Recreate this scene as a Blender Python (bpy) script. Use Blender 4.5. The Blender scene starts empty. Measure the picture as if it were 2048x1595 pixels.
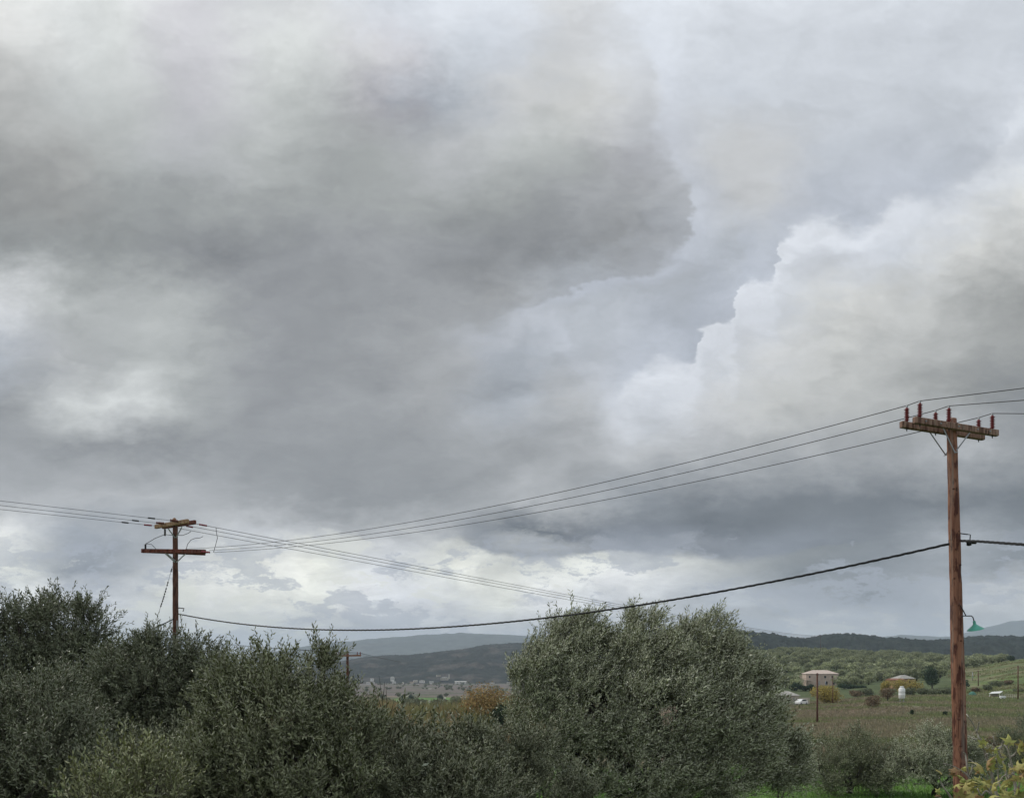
import bpy, math, random
import numpy as np
from mathutils import Vector, Matrix
R = math.radians
rng = np.random.default_rng(7)
random.seed(7)
sc = bpy.context.scene
C = sc.collection
F = 1600.0      # focal length in photo pixels
HOR = 1330.0    # photo row of the eye-level horizon
H = 5.5         # eye height above local datum

# ---------------------------------------------------------------- camera
cam_d = bpy.data.cameras.new('camera'); cam = bpy.data.objects.new('camera', cam_d); C.objects.link(cam)
cam.location = (0, 0, H); cam.rotation_euler = (R(90), 0, 0)
cam_d.sensor_width = 36; cam_d.lens = 36 * F / 2048
cam_d.shift_y = (HOR - 797.5) / 2048
cam_d.clip_start = 0.1; cam_d.clip_end = 60000
sc.camera = cam
sc.view_settings.view_transform = 'Standard'; sc.view_settings.look = 'None'
sc.view_settings.exposure = 0.25; sc.view_settings.gamma = 1; sc.view_settings.use_curve_mapping = False
cy = sc.cycles
cy.max_bounces = 5; cy.diffuse_bounces = 2; cy.glossy_bounces = 2; cy.transmission_bounces = 3
cy.volume_bounces = 1; cy.transparent_max_bounces = 4
cy.use_denoising = True

# ---------------------------------------------------------------- world: overcast cloud deck over a Nishita sky
SUN_EL, SUN_AZ = 42, -62     # azimuth from +Y, negative = left
world = bpy.data.worlds.new('World'); sc.world = world; world.use_nodes = True
wn = world.node_tree; wn.nodes.clear()
def lin(c):
    c = c / 255.0
    return c / 12.92 if c <= 0.04045 else ((c + 0.055) / 1.055) ** 2.4
class NG:
    """tiny node-graph helper"""
    def __init__(s, t): s.t = t
    def n(s, typ, **k):
        x = s.t.nodes.new(typ)
        for a, b in k.items(): setattr(x, a, b)
        return x
    def put(s, sock, v):
        if hasattr(v, 'links') or hasattr(v, 'is_output'): s.t.links.new(v, sock)
        else: sock.default_value = v
    def m(s, op, a, b=None, c=None, clamp=False):
        x = s.n('ShaderNodeMath', operation=op, use_clamp=clamp)
        for i, v in enumerate((a, b, c)):
            if v is not None: s.put(x.inputs[i], v)
        return x.outputs[0]
    def vm(s, op, a, b=None, scale=None):
        x = s.n('ShaderNodeVectorMath', operation=op)
        s.put(x.inputs[0], a)
        if b is not None: s.put(x.inputs[1], b)
        if scale is not None: s.put(x.inputs['Scale'], scale)
        return x.outputs[0]
    def xyz(s, x, y, z):
        n = s.n('ShaderNodeCombineXYZ')
        for i, v in enumerate((x, y, z)): s.put(n.inputs[i], v)
        return n.outputs[0]
    def noise(s, vec, scale, detail=4, rough=0.5, lac=2.0, dist=0.0, color=False):
        n = s.n('ShaderNodeTexNoise'); s.put(n.inputs['Vector'], vec)
        n.inputs['Scale'].default_value = scale; n.inputs['Detail'].default_value = detail
        n.inputs['Roughness'].default_value = rough; n.inputs['Lacunarity'].default_value = lac
        n.inputs['Distortion'].default_value = dist
        return n.outputs['Color'] if color else n.outputs[0]
    def mix(s, f, a, b, blend='MIX'):
        n = s.n('ShaderNodeMix', data_type='RGBA', blend_type=blend)
        s.put(n.inputs[0], f); s.put(n.inputs[6], a); s.put(n.inputs[7], b)
        return n.outputs[2]
    def mr(s, v, a, b, c=0.0, d=1.0, smooth=False):
        n = s.n('ShaderNodeMapRange', interpolation_type='SMOOTHSTEP' if smooth else 'LINEAR')
        s.put(n.inputs[0], v)
        for i, k in enumerate((a, b, c, d)): s.put(n.inputs[i + 1], k)
        return n.outputs[0]
    def ramp(s, f, stops, interp='LINEAR'):
        n = s.n('ShaderNodeValToRGB'); s.put(n.inputs[0], f); cr = n.color_ramp; cr.interpolation = interp
        while len(cr.elements) > 1: cr.elements.remove(cr.elements[-1])
        for i, (p, c) in enumerate(stops):
            e = cr.elements[0] if i == 0 else cr.elements.new(p)
            e.position = p; e.color = (*c, 1)
        return n.outputs[0]

g = NG(wn)
tc = g.n('ShaderNodeTexCoord')
sep = g.n('ShaderNodeSeparateXYZ'); wn.links.new(tc.outputs['Generated'], sep.inputs[0])
yy = g.m('MAXIMUM', sep.outputs[1], 0.25)
U0 = g.m('DIVIDE', sep.outputs[0], yy)          # tangent of azimuth, forward half
V0 = g.m('DIVIDE', sep.outputs[2], yy)
# cloud-deck coordinates: streets of cloud get thinner towards the horizon
vq = g.m('POWER', g.m('MAXIMUM', g.m('ADD', V0, 0.03), 0.0), 0.75)
pv = g.xyz(U0, g.m('MULTIPLY', vq, 1.9), 0.0)
w1 = g.vm('SUBTRACT', g.noise(pv, 3.2, 3, 0.5, color=True), (0.5, 0.5, 0.5))
w2 = g.vm('SUBTRACT', g.noise(pv, 8.0, 4, 0.6, color=True), (0.5, 0.5, 0.5))
w3 = g.vm('SUBTRACT', g.noise(pv, 30.0, 6, 0.62, color=True), (0.5, 0.5, 0.5))
amp = g.mr(V0, 0.0, 0.35, 0.45, 1.0)
WS = g.vm('SCALE', g.vm('ADD', g.vm('ADD', g.vm('SCALE', w1, scale=0.05), g.vm('SCALE', w2, scale=0.10)), g.vm('SCALE', w3, scale=0.075)), scale=amp)
ws = g.n('ShaderNodeSeparateXYZ'); wn.links.new(WS, ws.inputs[0])
U = g.m('ADD', U0, ws.outputs[0]); V = g.m('ADD', V0, g.m('MULTIPLY', ws.outputs[1], 0.8))
W = {'w': (1, 2, 0), 'g': (-1, 2, 1), 'p': (0, 0, 4), 'b': (-4, 1, 8), 'n': (-1, 1, 3), 'y': (4, 5, -7), 's': (-3, 1, 6)}
ROWS = [
 (0,    '232w 233g 232g 215p 213n 224n 230b 229b 227b 216n 235b 233b 231b 231b 222b 215b 211b'),
 (100,  '212w 213g 212g 211p 230g 223g 212p 212b 208b 205n 236b 217b 217b 215b 212b 210b 208b'),
 (200,  '183w 186g 195g 187p 201g 189g 163p 168b 202n 206w 213n 207b 209b 211b 204b 206b 226b'),
 (300,  '153w 165w 174g 180n 181g 161g 164g 186n 184g 174g 178p 202n 205n 205b 203b 191b 211b'),
 (400,  '135w 142w 151g 152g 159g 156g 162g 157g 159g 160n 158n 181n 202n 202b 208b 199b 222w'),
 (495,  '152g 146g 145g 135n 133n 141n 156n 140n 143n 140n 151n 184b 195b 191b 211b 212w 201w'),
 (600,  '220n 185g 179g 174g 153n 147n 145n 157n 165n 183b 183b 180b 205b 214w 200w 178w 149w'),
 (700,  '181b 173n 178g 176g 152n 147n 161n 167n 165b 185b 199b 181b 210n 200w 184w 167w 152w'),
 (800,  '145n 199g 217g 179g 154n 156n 154n 161n 174b 184n 208b 214n 199w 184w 176w 145w 134n'),
 (900,  '156n 140n 142n 136n 143n 143n 146n 154n 162n 164n 187n 181n 169n 170n 161n 184n 151n'),
 (1000, '178n 183n 181n 176n 161n 141n 143n 149n 176n 166n 143s 112s 112s 106s 104s 110s 106s'),
 (1060, '240w 172b 166s 176n 209n 183n 185n 172n 104s 88s 88s 90s 98s 112s 122s 164s 119s'),
 (1130, '252y 159s 151s 221w 252y 249y 236n 249y 252y 252y 252w 179n 114s 107s 129s 157s 121s'),
 (1200, '252s 252n 216n 252y 252y 252y 252n 212n 252y 252n 222n 191s 182s 155s 138s 206n 210n'),
 (1260, '203y 198n 198n 200n 190s 200n 207n 206n 204n 206n 199n 194n 190n 205w 199n 187n 191n'),
 (1330, '205w 204n 203n 202n 200n 202n 202n 202n 202n 202n 202n 202n 202n 204n 202n 198n 196n'),
]
fac = g.mr(U, (0 - 1024) / F, (2048 - 1024) / F)
col = None; prev = None
for py, txt in ROWS:
    st = []
    for i, t in enumerate(txt.split()):
        L = int(t[:-1]); o = W[t[-1]]
        st.append((i / 16.0, tuple(lin(L + k) for k in o)))
    r = g.ramp(fac, st, 'CARDINAL')
    v = (HOR - py) / F
    if col is None: col = r
    else: col = g.mix(g.mr(V, prev, v), col, r)
    prev = v
eN = g.noise(pv, 6.0, 3, 0.5)
eW = g.mr(eN, 0.38, 0.62, 0.003, 0.020)
# crisp cloud contours, each a curve row(u); above / below get a tone step that dies away
def contour(pts, wob=1.0):
    n = g.n('ShaderNodeFloatCurve'); cm = n.mapping; c = cm.curves[0]
    uw = g.m('ADD', U0, g.m('MULTIPLY', ws.outputs[0], 0.75 * wob))
    g.put(n.inputs['Value'], g.mr(uw, -0.64, 0.64))
    pts = [(p[0] / 2048.0, (HOR - p[1]) / F) for p in pts]
    while len(c.points) > 2: c.points.remove(c.points[-1])
    c.points[0].location = pts[0]; c.points[1].location = pts[-1]
    for p in pts[1:-1]: c.points.new(*p)
    cm.update()
    return g.m('SUBTRACT', g.m('ADD', V0, g.m('MULTIPLY', ws.outputs[1], 0.55 * wob)), n.outputs[0])   # >0 above
d1 = contour([(0, 1330), (1100, 1100), (1180, 800), (1245, 772), (1300, 712), (1370, 716), (1405, 650), (1470, 636), (1484, 572), (1540, 556),
              (1562, 478), (1640, 432), (1720, 440), (1800, 392), (1900, 380), (1980, 300), (2048, 180)], 0.8)
below = g.mr(d1, g.m('MULTIPLY', eW, 0.6), g.m('MULTIPLY', eW, -1.2), smooth=True)
fall = g.mr(d1, -0.11, 0.0, 0.0, 0.9, smooth=True)
xin = g.m('MULTIPLY', g.mr(U0, (1180 - 1024) / F, (1260 - 1024) / F, smooth=True), g.mr(U0, (2048 - 1024) / F, (1700 - 1024) / F, 0.25, 1.0, smooth=True))
lit = g.m('MULTIPLY', g.m('MULTIPLY', below, fall), xin)
col = g.mix(lit, col, (lin(226), lin(230), lin(237), 1))
abv = g.m('MULTIPLY', g.m('MULTIPLY', g.m('SUBTRACT', 1.0, below), g.mr(d1, 0.12, 0.0, 0.0, 0.4, smooth=True)), xin)
col = g.mix(abv, col, (lin(182), lin(189), lin(204), 1))
# right flank of the big grey cloud: column as a function of height
n4 = g.n('ShaderNodeFloatCurve'); c4 = n4.mapping.curves[0]
g.put(n4.inputs['Value'], g.m('ADD', V0, g.m('MULTIPLY', ws.outputs[1], 0.5)))
p4 = [((HOR - y) / F, (x - 900) / 700.0) for x, y in ((900, 670), (960, 650), (1075, 612), (1200, 575), (1300, 545), (1345, 505), (1376, 450), (1384, 410), (1350, 330), (1322, 250), (1316, 160), (1284, 80), (1230, 0), (1180, -60))]
while len(c4.points) > 2: c4.points.remove(c4.points[-1])
c4.points[0].location = p4[0]; c4.points[1].location = p4[-1]
for p in p4[1:-1]: c4.points.new(*p)
n4.mapping.update()
d4 = g.m('SUBTRACT', g.m('ADD', g.m('MULTIPLY', n4.outputs[0], 700 / F), (900 - 1024) / F), g.m('ADD', U0, g.m('MULTIPLY', ws.outputs[0], 0.5)))   # >0 inside
vis4 = g.m('MULTIPLY', g.mr(V0, 0.42, 0.47, smooth=True), g.mr(V0, 0.84, 0.70, 0.25, 1.0, smooth=True))
in4 = g.mr(d4, g.m('MULTIPLY', eW, -1.0), g.m('MULTIPLY', eW, 1.3), smooth=True)
col = g.mix(g.m('MULTIPLY', g.m('MULTIPLY', in4, g.mr(d4, 0.09, 0.0, 0.0, 0.65, smooth=True)), vis4), col, g.mix(g.mr(V0, 0.55, 0.75), (lin(160), lin(163), lin(169), 1), (lin(196), lin(199), lin(203), 1)))
col = g.mix(g.m('MULTIPLY', g.m('MULTIPLY', g.m('SUBTRACT', 1.0, in4), g.mr(d4, -0.07, 0.0, 0.0, 0.6, smooth=True)), vis4), col, g.mix(g.mr(V0, 0.5, 0.8), (lin(190), lin(196), lin(208), 1), (lin(222), lin(228), lin(238), 1)))
d2 = contour([(0, 900), (820, 705), (900, 640), (980, 655), (1060, 608), (1130, 640), (1160, 700), (1205, 725), (1240, 790), (1300, 900), (2048, 1100)], 0.6)
b2 = g.mr(d2, g.m('MULTIPLY', eW, 0.8), g.m('MULTIPLY', eW, -1.5), smooth=True)
l2 = g.m('MULTIPLY', g.m('MULTIPLY', b2, g.mr(d2, -0.07, 0.0, 0.0, 0.5, smooth=True)),
         g.m('MULTIPLY', g.mr(U0, (820 - 1024) / F, (1000 - 1024) / F, smooth=True), g.mr(U0, (1260 - 1024) / F, (1210 - 1024) / F, smooth=True)))
col = g.mix(l2, col, (lin(202), lin(207), lin(217), 1))
d3 = contour([(0, 1060), (860, 1060), (935, 1085), (1000, 1112), (1090, 1126), (1180, 1108), (1260, 1098), (1400, 1112), (1500, 1116), (1640, 1092), (1800, 1075), (2048, 1040)], 0.5)
xd3 = g.m('MULTIPLY', g.mr(U0, (900 - 1024) / F, (970 - 1024) / F, smooth=True), g.mr(U0, (1800 - 1024) / F, (1560 - 1024) / F, 0.0, 1.0, smooth=True))
up3 = g.mr(d3, g.m('MULTIPLY', eW, -0.5), g.m('MULTIPLY', eW, 0.5), smooth=True)
col = g.mix(g.m('MULTIPLY', g.m('MULTIPLY', up3, g.mr(d3, 0.05, 0.0, 0.0, 0.85, smooth=True)), xd3), col, (lin(127), lin(132), lin(142), 1))
col = g.mix(g.m('MULTIPLY', g.m('MULTIPLY', g.m('SUBTRACT', 1.0, up3), g.mr(d3, -0.045, 0.0, 0.0, 0.8, smooth=True)),
                g.m('MULTIPLY', xd3, g.mr(U0, (1560 - 1024) / F, (1300 - 1024) / F, 0.2, 1.0))), col, (lin(224), lin(226), lin(218), 1))
# billows and wisps
fb = g.noise(g.vm('ADD', pv, g.vm('SCALE', w2, scale=0.35)), 4.5, 10, 0.57, dist=0.6)
low = g.mr(V0, 0.30, 0.06, smooth=True)
fl = g.noise(g.vm('ADD', g.xyz(U0, g.m('MULTIPLY', V0, 3.2), 3.0), g.vm('SCALE', w2, scale=0.12)), 7.0, 10, 0.62, dist=0.7)
fw = g.noise(g.vm('ADD', pv, g.vm('SCALE', w2, scale=0.2)), 15.0, 8, 0.6, dist=0.4)
k = g.m('ADD', g.mr(fb, 0.3, 0.7, 0.92, 1.08), g.m('MULTIPLY', g.mr(fl, 0.35, 0.65, -0.20, 0.20), low))
k = g.m('ADD', k, g.m('MULTIPLY', g.mr(fw, 0.3, 0.7, -0.07, 0.07), g.mr(V0, 0.7, 0.5, 0.5, 1.0, smooth=True)))
# relief of the billows: brighter on their upper left, greyer below
pr0 = g.vm('ADD', pv, g.vm('SCALE', w2, scale=0.10))
def relief(sc_, det, dx, dy):
    return g.m('SUBTRACT', g.noise(pr0, sc_, det, 0.5, dist=0.15), g.noise(g.vm('ADD', pr0, (dx, dy, 0.0)), sc_, det, 0.5, dist=0.15))
rl = g.m('ADD', g.m('MULTIPLY', relief(4.2, 5, -0.035, 0.06), 0.42), g.m('MULTIPLY', relief(10.5, 5, -0.014, 0.024), 0.40))
rmask = g.mr(g.noise(pv, 2.1, 2, 0.5), 0.38, 0.62, 0.35, 1.25)
k = g.m('SUBTRACT', k, g.m('MULTIPLY', g.m('MULTIPLY', rl, rmask), g.mr(V0, 0.85, 0.45, 0.5, 1.15, smooth=True)))
col = g.vm('SCALE', col, scale=k)
fr = g.noise(g.vm('ADD', g.xyz(U0, g.m('MULTIPLY', V0, 2.4), 9.0), g.vm('SCALE', w3, scale=0.10)), 7.5, 9, 0.6, dist=0.6)
fband = g.m('MULTIPLY', g.mr(V0, 0.19, 0.13, smooth=True), g.mr(V0, -0.01, 0.05, smooth=True))
col = g.mix(g.m('MULTIPLY', g.m('MULTIPLY', g.mr(fr, 0.50, 0.57, smooth=True), g.mr(fr, 0.8, 0.5, 0.25, 0.75)), fband), col, (lin(166), lin(172), lin(184), 1))
col = g.mix(g.m('MULTIPLY', g.m('MULTIPLY', g.mr(fr, 0.43, 0.37, smooth=True), g.mr(U0, 0.3, 0.05, 0.0, 0.55)), fband), col, (lin(236), lin(237), lin(224), 1))
# outside the forward view the same overcast goes on with plain billows
gen = g.noise(g.vm('MULTIPLY', tc.outputs['Generated'], (1, 1, 1.8)), 2.6, 7, 0.55, dist=0.3)
genc = g.ramp(gen, [(0.3, tuple(lin(v) for v in (178, 183, 189))), (0.5, tuple(lin(v) for v in (206, 211, 217))), (0.7, tuple(lin(v) for v in (232, 236, 243)))])
genc = g.vm('SCALE', genc, scale=g.mr(sep.outputs[2], 0.0, 0.75, 0.85, 1.25))
infr = g.m('MULTIPLY', g.mr(g.m('ABSOLUTE', U0), 0.95, 0.68, smooth=True),
           g.m('MULTIPLY', g.mr(V0, 1.15, 0.86, smooth=True), g.mr(sep.outputs[1], 0.28, 0.45, smooth=True)))
col = g.mix(infr, genc, col)
sky = g.n('ShaderNodeTexSky', sky_type='NISHITA', sun_disc=False)
sky.sun_elevation = R(SUN_EL); sky.sun_rotation = R(SUN_AZ)
sky.air_density = 1.0; sky.dust_density = 2.0
cloud10 = g.vm('SCALE', col, scale=8.5)
fin = g.mix(0.97, sky.outputs[0], cloud10)
bg = g.n('ShaderNodeBackground'); bg.inputs[1].default_value = 0.1
wn.links.new(fin, bg.inputs[0])
wo = g.n('ShaderNodeOutputWorld'); wn.links.new(bg.outputs[0], wo.inputs[0])
world.cycles.sampling_method = 'MANUAL'; world.cycles.sample_map_resolution = 512

# ---------------------------------------------------------------- sun through cloud
sd = bpy.data.lights.new('sun', 'SUN'); sd.energy = 1.5; sd.angle = R(16); sd.color = (1.0, 0.94, 0.84)
so = bpy.data.objects.new('sun', sd); C.objects.link(so)
dirv = Vector((math.sin(R(SUN_AZ)) * math.cos(R(SUN_EL)), math.cos(R(SUN_AZ)) * math.cos(R(SUN_EL)), math.sin(R(SUN_EL))))
so.rotation_euler = dirv.to_track_quat('Z', 'Y').to_euler(); so.location = (0, 0, 60)

# ================================================================= helpers
def P(px, py, d):
    return Vector(((px - 1024) / F * d, d, H + (HOR - py) / F * d))
def tag(o, label=None, cat=None, group=None, kind=None):
    if label: o['label'] = label
    if cat: o['category'] = cat
    if group: o['group'] = group
    if kind: o['kind'] = kind
    return o
def empty(name, loc, label, cat, group=None):
    o = bpy.data.objects.new(name, None); C.objects.link(o); o.location = loc; o.empty_display_size = 0.2
    return tag(o, label, cat, group)
def meshnp(name, verts, faces, mats=(), attrs=None, smooth=False, midx=None):
    """faces: int array (n,3) or (n,4), or list of such"""
    me = bpy.data.meshes.new(name)
    verts = np.asarray(verts, dtype=np.float32).reshape(-1, 3)
    if isinstance(faces, np.ndarray): faces = [faces]
    faces = [np.asarray(f, dtype=np.int32) for f in faces if len(f)]
    me.vertices.add(len(verts)); me.vertices.foreach_set('co', verts.ravel())
    nl = sum(f.size for f in faces); nf = sum(len(f) for f in faces)
    me.loops.add(nl); me.loops.foreach_set('vertex_index', np.concatenate([f.ravel() for f in faces]))
    tot = np.concatenate([np.full(len(f), f.shape[1], dtype=np.int32) for f in faces])
    st = np.concatenate([[0], np.cumsum(tot)[:-1]]).astype(np.int32)
    me.polygons.add(nf); me.polygons.foreach_set('loop_start', st)
    if midx is not None: me.polygons.foreach_set('material_index', np.asarray(midx, dtype=np.int32))
    me.polygons.foreach_set('use_smooth', np.full(nf, bool(smooth)))
    for m in mats: me.materials.append(m)
    for an, (dom, typ, dat) in (attrs or {}).items():
        a = me.attributes.new(an, typ, dom)
        a.data.foreach_set('color' if typ == 'FLOAT_COLOR' else 'value', np.asarray(dat, dtype=np.float32).ravel())
    me.update(calc_edges=True)
    return me
class MB:
    """collects shapes into one mesh"""
    def __init__(s): s.v = []; s.f3 = []; s.f4 = []; s.n = 0
    def add(s, v, f):
        v = np.asarray(v, dtype=np.float32).reshape(-1, 3)
        for q in f: (s.f3 if len(q) == 3 else s.f4).append([i + s.n for i in q])
        s.v.append(v); s.n += len(v); return s
    def box(s, c, size, mat=None, bev=0.0):
        hx, hy, hz = [k / 2 for k in size]
        if bev <= 0:
            v = [(x, y, z) for z in (-hz, hz) for x, y in ((-hx, -hy), (hx, -hy), (hx, hy), (-hx, hy))]
            f = [(3, 2, 1, 0), (4, 5, 6, 7), (0, 1, 5, 4), (1, 2, 6, 5), (2, 3, 7, 6), (3, 0, 4, 7)]
        else:
            b = bev; ring = [(-hx + b, -hy), (hx - b, -hy), (hx, -hy + b), (hx, hy - b), (hx - b, hy), (-hx + b, hy), (-hx, hy - b), (-hx, -hy + b)]
            ins = [(x * (1 - b / hx), y * (1 - b / hy)) for x, y in ring]
            v = [(x, y, -hz) for x, y in ins] + [(x, y, -hz + b) for x, y in ring] + [(x, y, hz - b) for x, y in ring] + [(x, y, hz) for x, y in ins]
            f = []
            for l in range(3):
                for i in range(8):
                    j = (i + 1) % 8; f.append((l * 8 + i, l * 8 + j, l * 8 + 8 + j, l * 8 + 8 + i))
            f += [(7, 4, 3, 0), (6, 5, 4, 7), (3, 2, 1, 0), (24, 27, 28, 31), (31, 28, 29, 30), (24, 25, 26, 27)]
        v = np.array(v)
        if mat is not None: v = np.array([tuple(mat @ Vector(p)) for p in v])
        return s.add(v + np.array(c), f)
    def beam(s, a, b, w, h, up=(0, 0, 1), bev=0.0):
        a = Vector(a); b = Vector(b); x = (b - a); L = x.length; x.normalize()
        u = Vector(up); y = u.cross(x).normalized(); z = x.cross(y)
        m = Matrix((x, y, z)).transposed()
        return s.box((a + b) / 2, (L, w, h), m, bev)
    def tube(s, pts, r, n=8, cap=True, wob=0.0):
        pts = [Vector(p) for p in pts]; k = len(pts)
        rr = [r] * k if isinstance(r, (int, float)) else list(r)
        if len(rr) != k: rr = list(np.interp(np.linspace(0, 1, k), np.linspace(0, 1, len(rr)), rr))
        t0 = (pts[1] - pts[0]).normalized()
        ref = Vector((1, 0, 0)) if abs(t0.x) < 0.8 else Vector((0, 1, 0))
        nx = t0.cross(ref).normalized(); V_ = []
        for i, p in enumerate(pts):
            t = (pts[min(i + 1, k - 1)] - pts[max(i - 1, 0)]).normalized()
            nx = (nx - t * nx.dot(t)).normalized(); ny = t.cross(nx)
            for j in range(n):
                a = 2 * math.pi * j / n; q = rr[i] * (1 + (random.uniform(-wob, wob) if wob else 0))
                V_.append(p + nx * (q * math.cos(a)) + ny * (q * math.sin(a)))
        f = [(i * n + j, i * n + (j + 1) % n, (i + 1) * n + (j + 1) % n, (i + 1) * n + j) for i in range(k - 1) for j in range(n)]
        if cap:
            V_.append(pts[0]); V_.append(pts[-1]); e = (k - 1) * n
            f += [(k * n, (j + 1) % n, j) for j in range(n)] + [(k * n + 1, e + j, e + (j + 1) % n) for j in range(n)]
        return s.add([tuple(p) for p in V_], f)
    def lathe(s, prof, c, axis=(0, 0, 1), n=12):
        """prof: (r, h) pairs along axis from c"""
        q = Vector((0, 0, 1)).rotation_difference(Vector(axis).normalized()); c = Vector(c)
        V_ = [c + q @ Vector((r * math.cos(2 * math.pi * j / n), r * math.sin(2 * math.pi * j / n), h)) for r, h in prof for j in range(n)]
        f = [(i * n + j, i * n + (j + 1) % n, (i + 1) * n + (j + 1) % n, (i + 1) * n + j) for i in range(len(prof) - 1) for j in range(n)]
        return s.add([tuple(p) for p in V_], f)
    def mesh(s, name, mat, smooth=False, off=(0, 0, 0), attrs=None):
        v = np.concatenate(s.v) - np.array(off, dtype=np.float32)
        fs = []
        if s.f3: fs.append(np.array(s.f3))
        if s.f4: fs.append(np.array(s.f4))
        return meshnp(name, v, fs, [mat], smooth=smooth, attrs=attrs)
    def obj(s, name, mat, parent=None, smooth=False, label=None):
        off = tuple(parent.matrix_world.translation) if False else (tuple(world_loc(parent)) if parent else (0, 0, 0))
        o = bpy.data.objects.new(name, s.mesh(name, mat, smooth, off)); C.objects.link(o)
        if parent: o.parent = parent
        if label: o['label'] = label
        return o
def world_loc(o):
    v = Vector((0, 0, 0))
    while o is not None: v = v + o.location; o = o.parent
    return v
def meshobj(name, me, parent=None, loc=(0, 0, 0)):
    o = bpy.data.objects.new(name, me); C.objects.link(o); o.location = loc
    if parent: o.parent = parent
    return o

# value noise for terrain and colour patches
_perm = rng.random((512, 512))
def vnoise(x, y):
    xi = np.floor(x).astype(int); yi = np.floor(y).astype(int); fx = x - xi; fy = y - yi
    fx = fx * fx * (3 - 2 * fx); fy = fy * fy * (3 - 2 * fy)
    a = _perm[xi % 512, yi % 512]; b = _perm[(xi + 1) % 512, yi % 512]; c = _perm[xi % 512, (yi + 1) % 512]; d = _perm[(xi + 1) % 512, (yi + 1) % 512]
    return (a * (1 - fx) + b * fx) * (1 - fy) + (c * (1 - fx) + d * fx) * fy
def fbm(x, y, o=4):
    s = 0; a = 0.5; t = 0
    for i in range(o): s = s + a * vnoise(x + 17.3 * i, y + 9.1 * i); t += a; a *= 0.5; x = x * 2.03; y = y * 2.03
    return s / t

# ================================================================= materials
def mat(name):
    m = bpy.data.materials.new(name); m.use_nodes = True; m.node_tree.nodes.clear()
    q = NG(m.node_tree); b = q.n('ShaderNodeBsdfPrincipled'); o = q.n('ShaderNodeOutputMaterial')
    m.node_tree.links.new(b.outputs[0], o.inputs[0]); b.inputs['Specular IOR Level'].default_value = 0.3
    return m, q, b, o
def simple(name, c, rough=0.7, metal=0.0, var=0.12, scale=6.0, bump=0.0, c2=None):
    m, q, b, o = mat(name); t = q.n('ShaderNodeTexCoord')
    n = q.noise(t.outputs['Object'], scale, 5, 0.6)
    a = tuple(k * (1 - var) for k in c) + (1,); d = (tuple(k * (1 + var) for k in c) if c2 is None else c2) + (1,)
    q.put(b.inputs['Base Color'], q.mix(q.mr(n, 0.35, 0.65), a, d)); b.inputs['Roughness'].default_value = rough; b.inputs['Metallic'].default_value = metal
    if bump:
        bp = q.n('ShaderNodeBump'); bp.inputs['Strength'].default_value = bump; q.put(bp.inputs['Height'], n); q.put(b.inputs['Normal'], bp.outputs[0])
    return m
def wood(name, c1, c2, c3, sx=9.0, grey=(0.3, 0.27, 0.23), greyamt=0.3, zs=0.5):
    """timber with long streaks, knots and stained blotches"""
    m, q, b, o = mat(name); t = q.n('ShaderNodeTexCoord')
    st = q.noise(q.vm('MULTIPLY', t.outputs['Object'], (sx * 4, sx * 4, zs)), 1.0, 6, 0.65)
    bl = q.noise(q.vm('MULTIPLY', t.outputs['Object'], (10, 10, 2.6)), 1.0, 4, 0.6)
    c = q.mix(q.mr(st, 0.35, 0.66), (*c1, 1), (*c2, 1))
    c = q.mix(q.mr(bl, 0.50, 0.60), c, (*c3, 1))
    ck = q.noise(q.vm('MULTIPLY', t.outputs['Object'], (sx * 11, sx * 11, 0.8)), 1.0, 3, 0.6)
    c = q.mix(q.m('MULTIPLY', q.mr(ck, 0.56, 0.62), 0.75), c, (c3[0] * .6, c3[1] * .6, c3[2] * .6, 1))
    gr = q.noise(q.vm('MULTIPLY', t.outputs['Object'], (14, 14, 0.35)), 1.0, 3, 0.6)
    c = q.mix(q.m('MULTIPLY', q.mr(gr, 0.52, 0.7), greyamt), c, (*grey, 1))
    vo = q.n('ShaderNodeTexVoronoi'); q.put(vo.inputs['Vector'], q.vm('MULTIPLY', t.outputs['Object'], (5.5, 5.5, 2.6))); vo.inputs['Scale'].default_value = 1.0
    kn = q.mr(vo.outputs['Distance'], 0.10, 0.17)
    c = q.mix(q.m('MULTIPLY', q.m('SUBTRACT', 1.0, kn), 0.8), c, (0.03, 0.012, 0.008, 1))
    q.put(b.inputs['Base Color'], c); b.inputs['Roughness'].default_value = 0.82
    bp = q.n('ShaderNodeBump'); bp.inputs['Strength'].default_value = 0.5; bp.inputs['Distance'].default_value = 0.01
    q.put(bp.inputs['Height'], q.m('SUBTRACT', st, q.m('MULTIPLY', kn, -0.4))); q.put(b.inputs['Normal'], bp.outputs[0])
    return m
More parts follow.
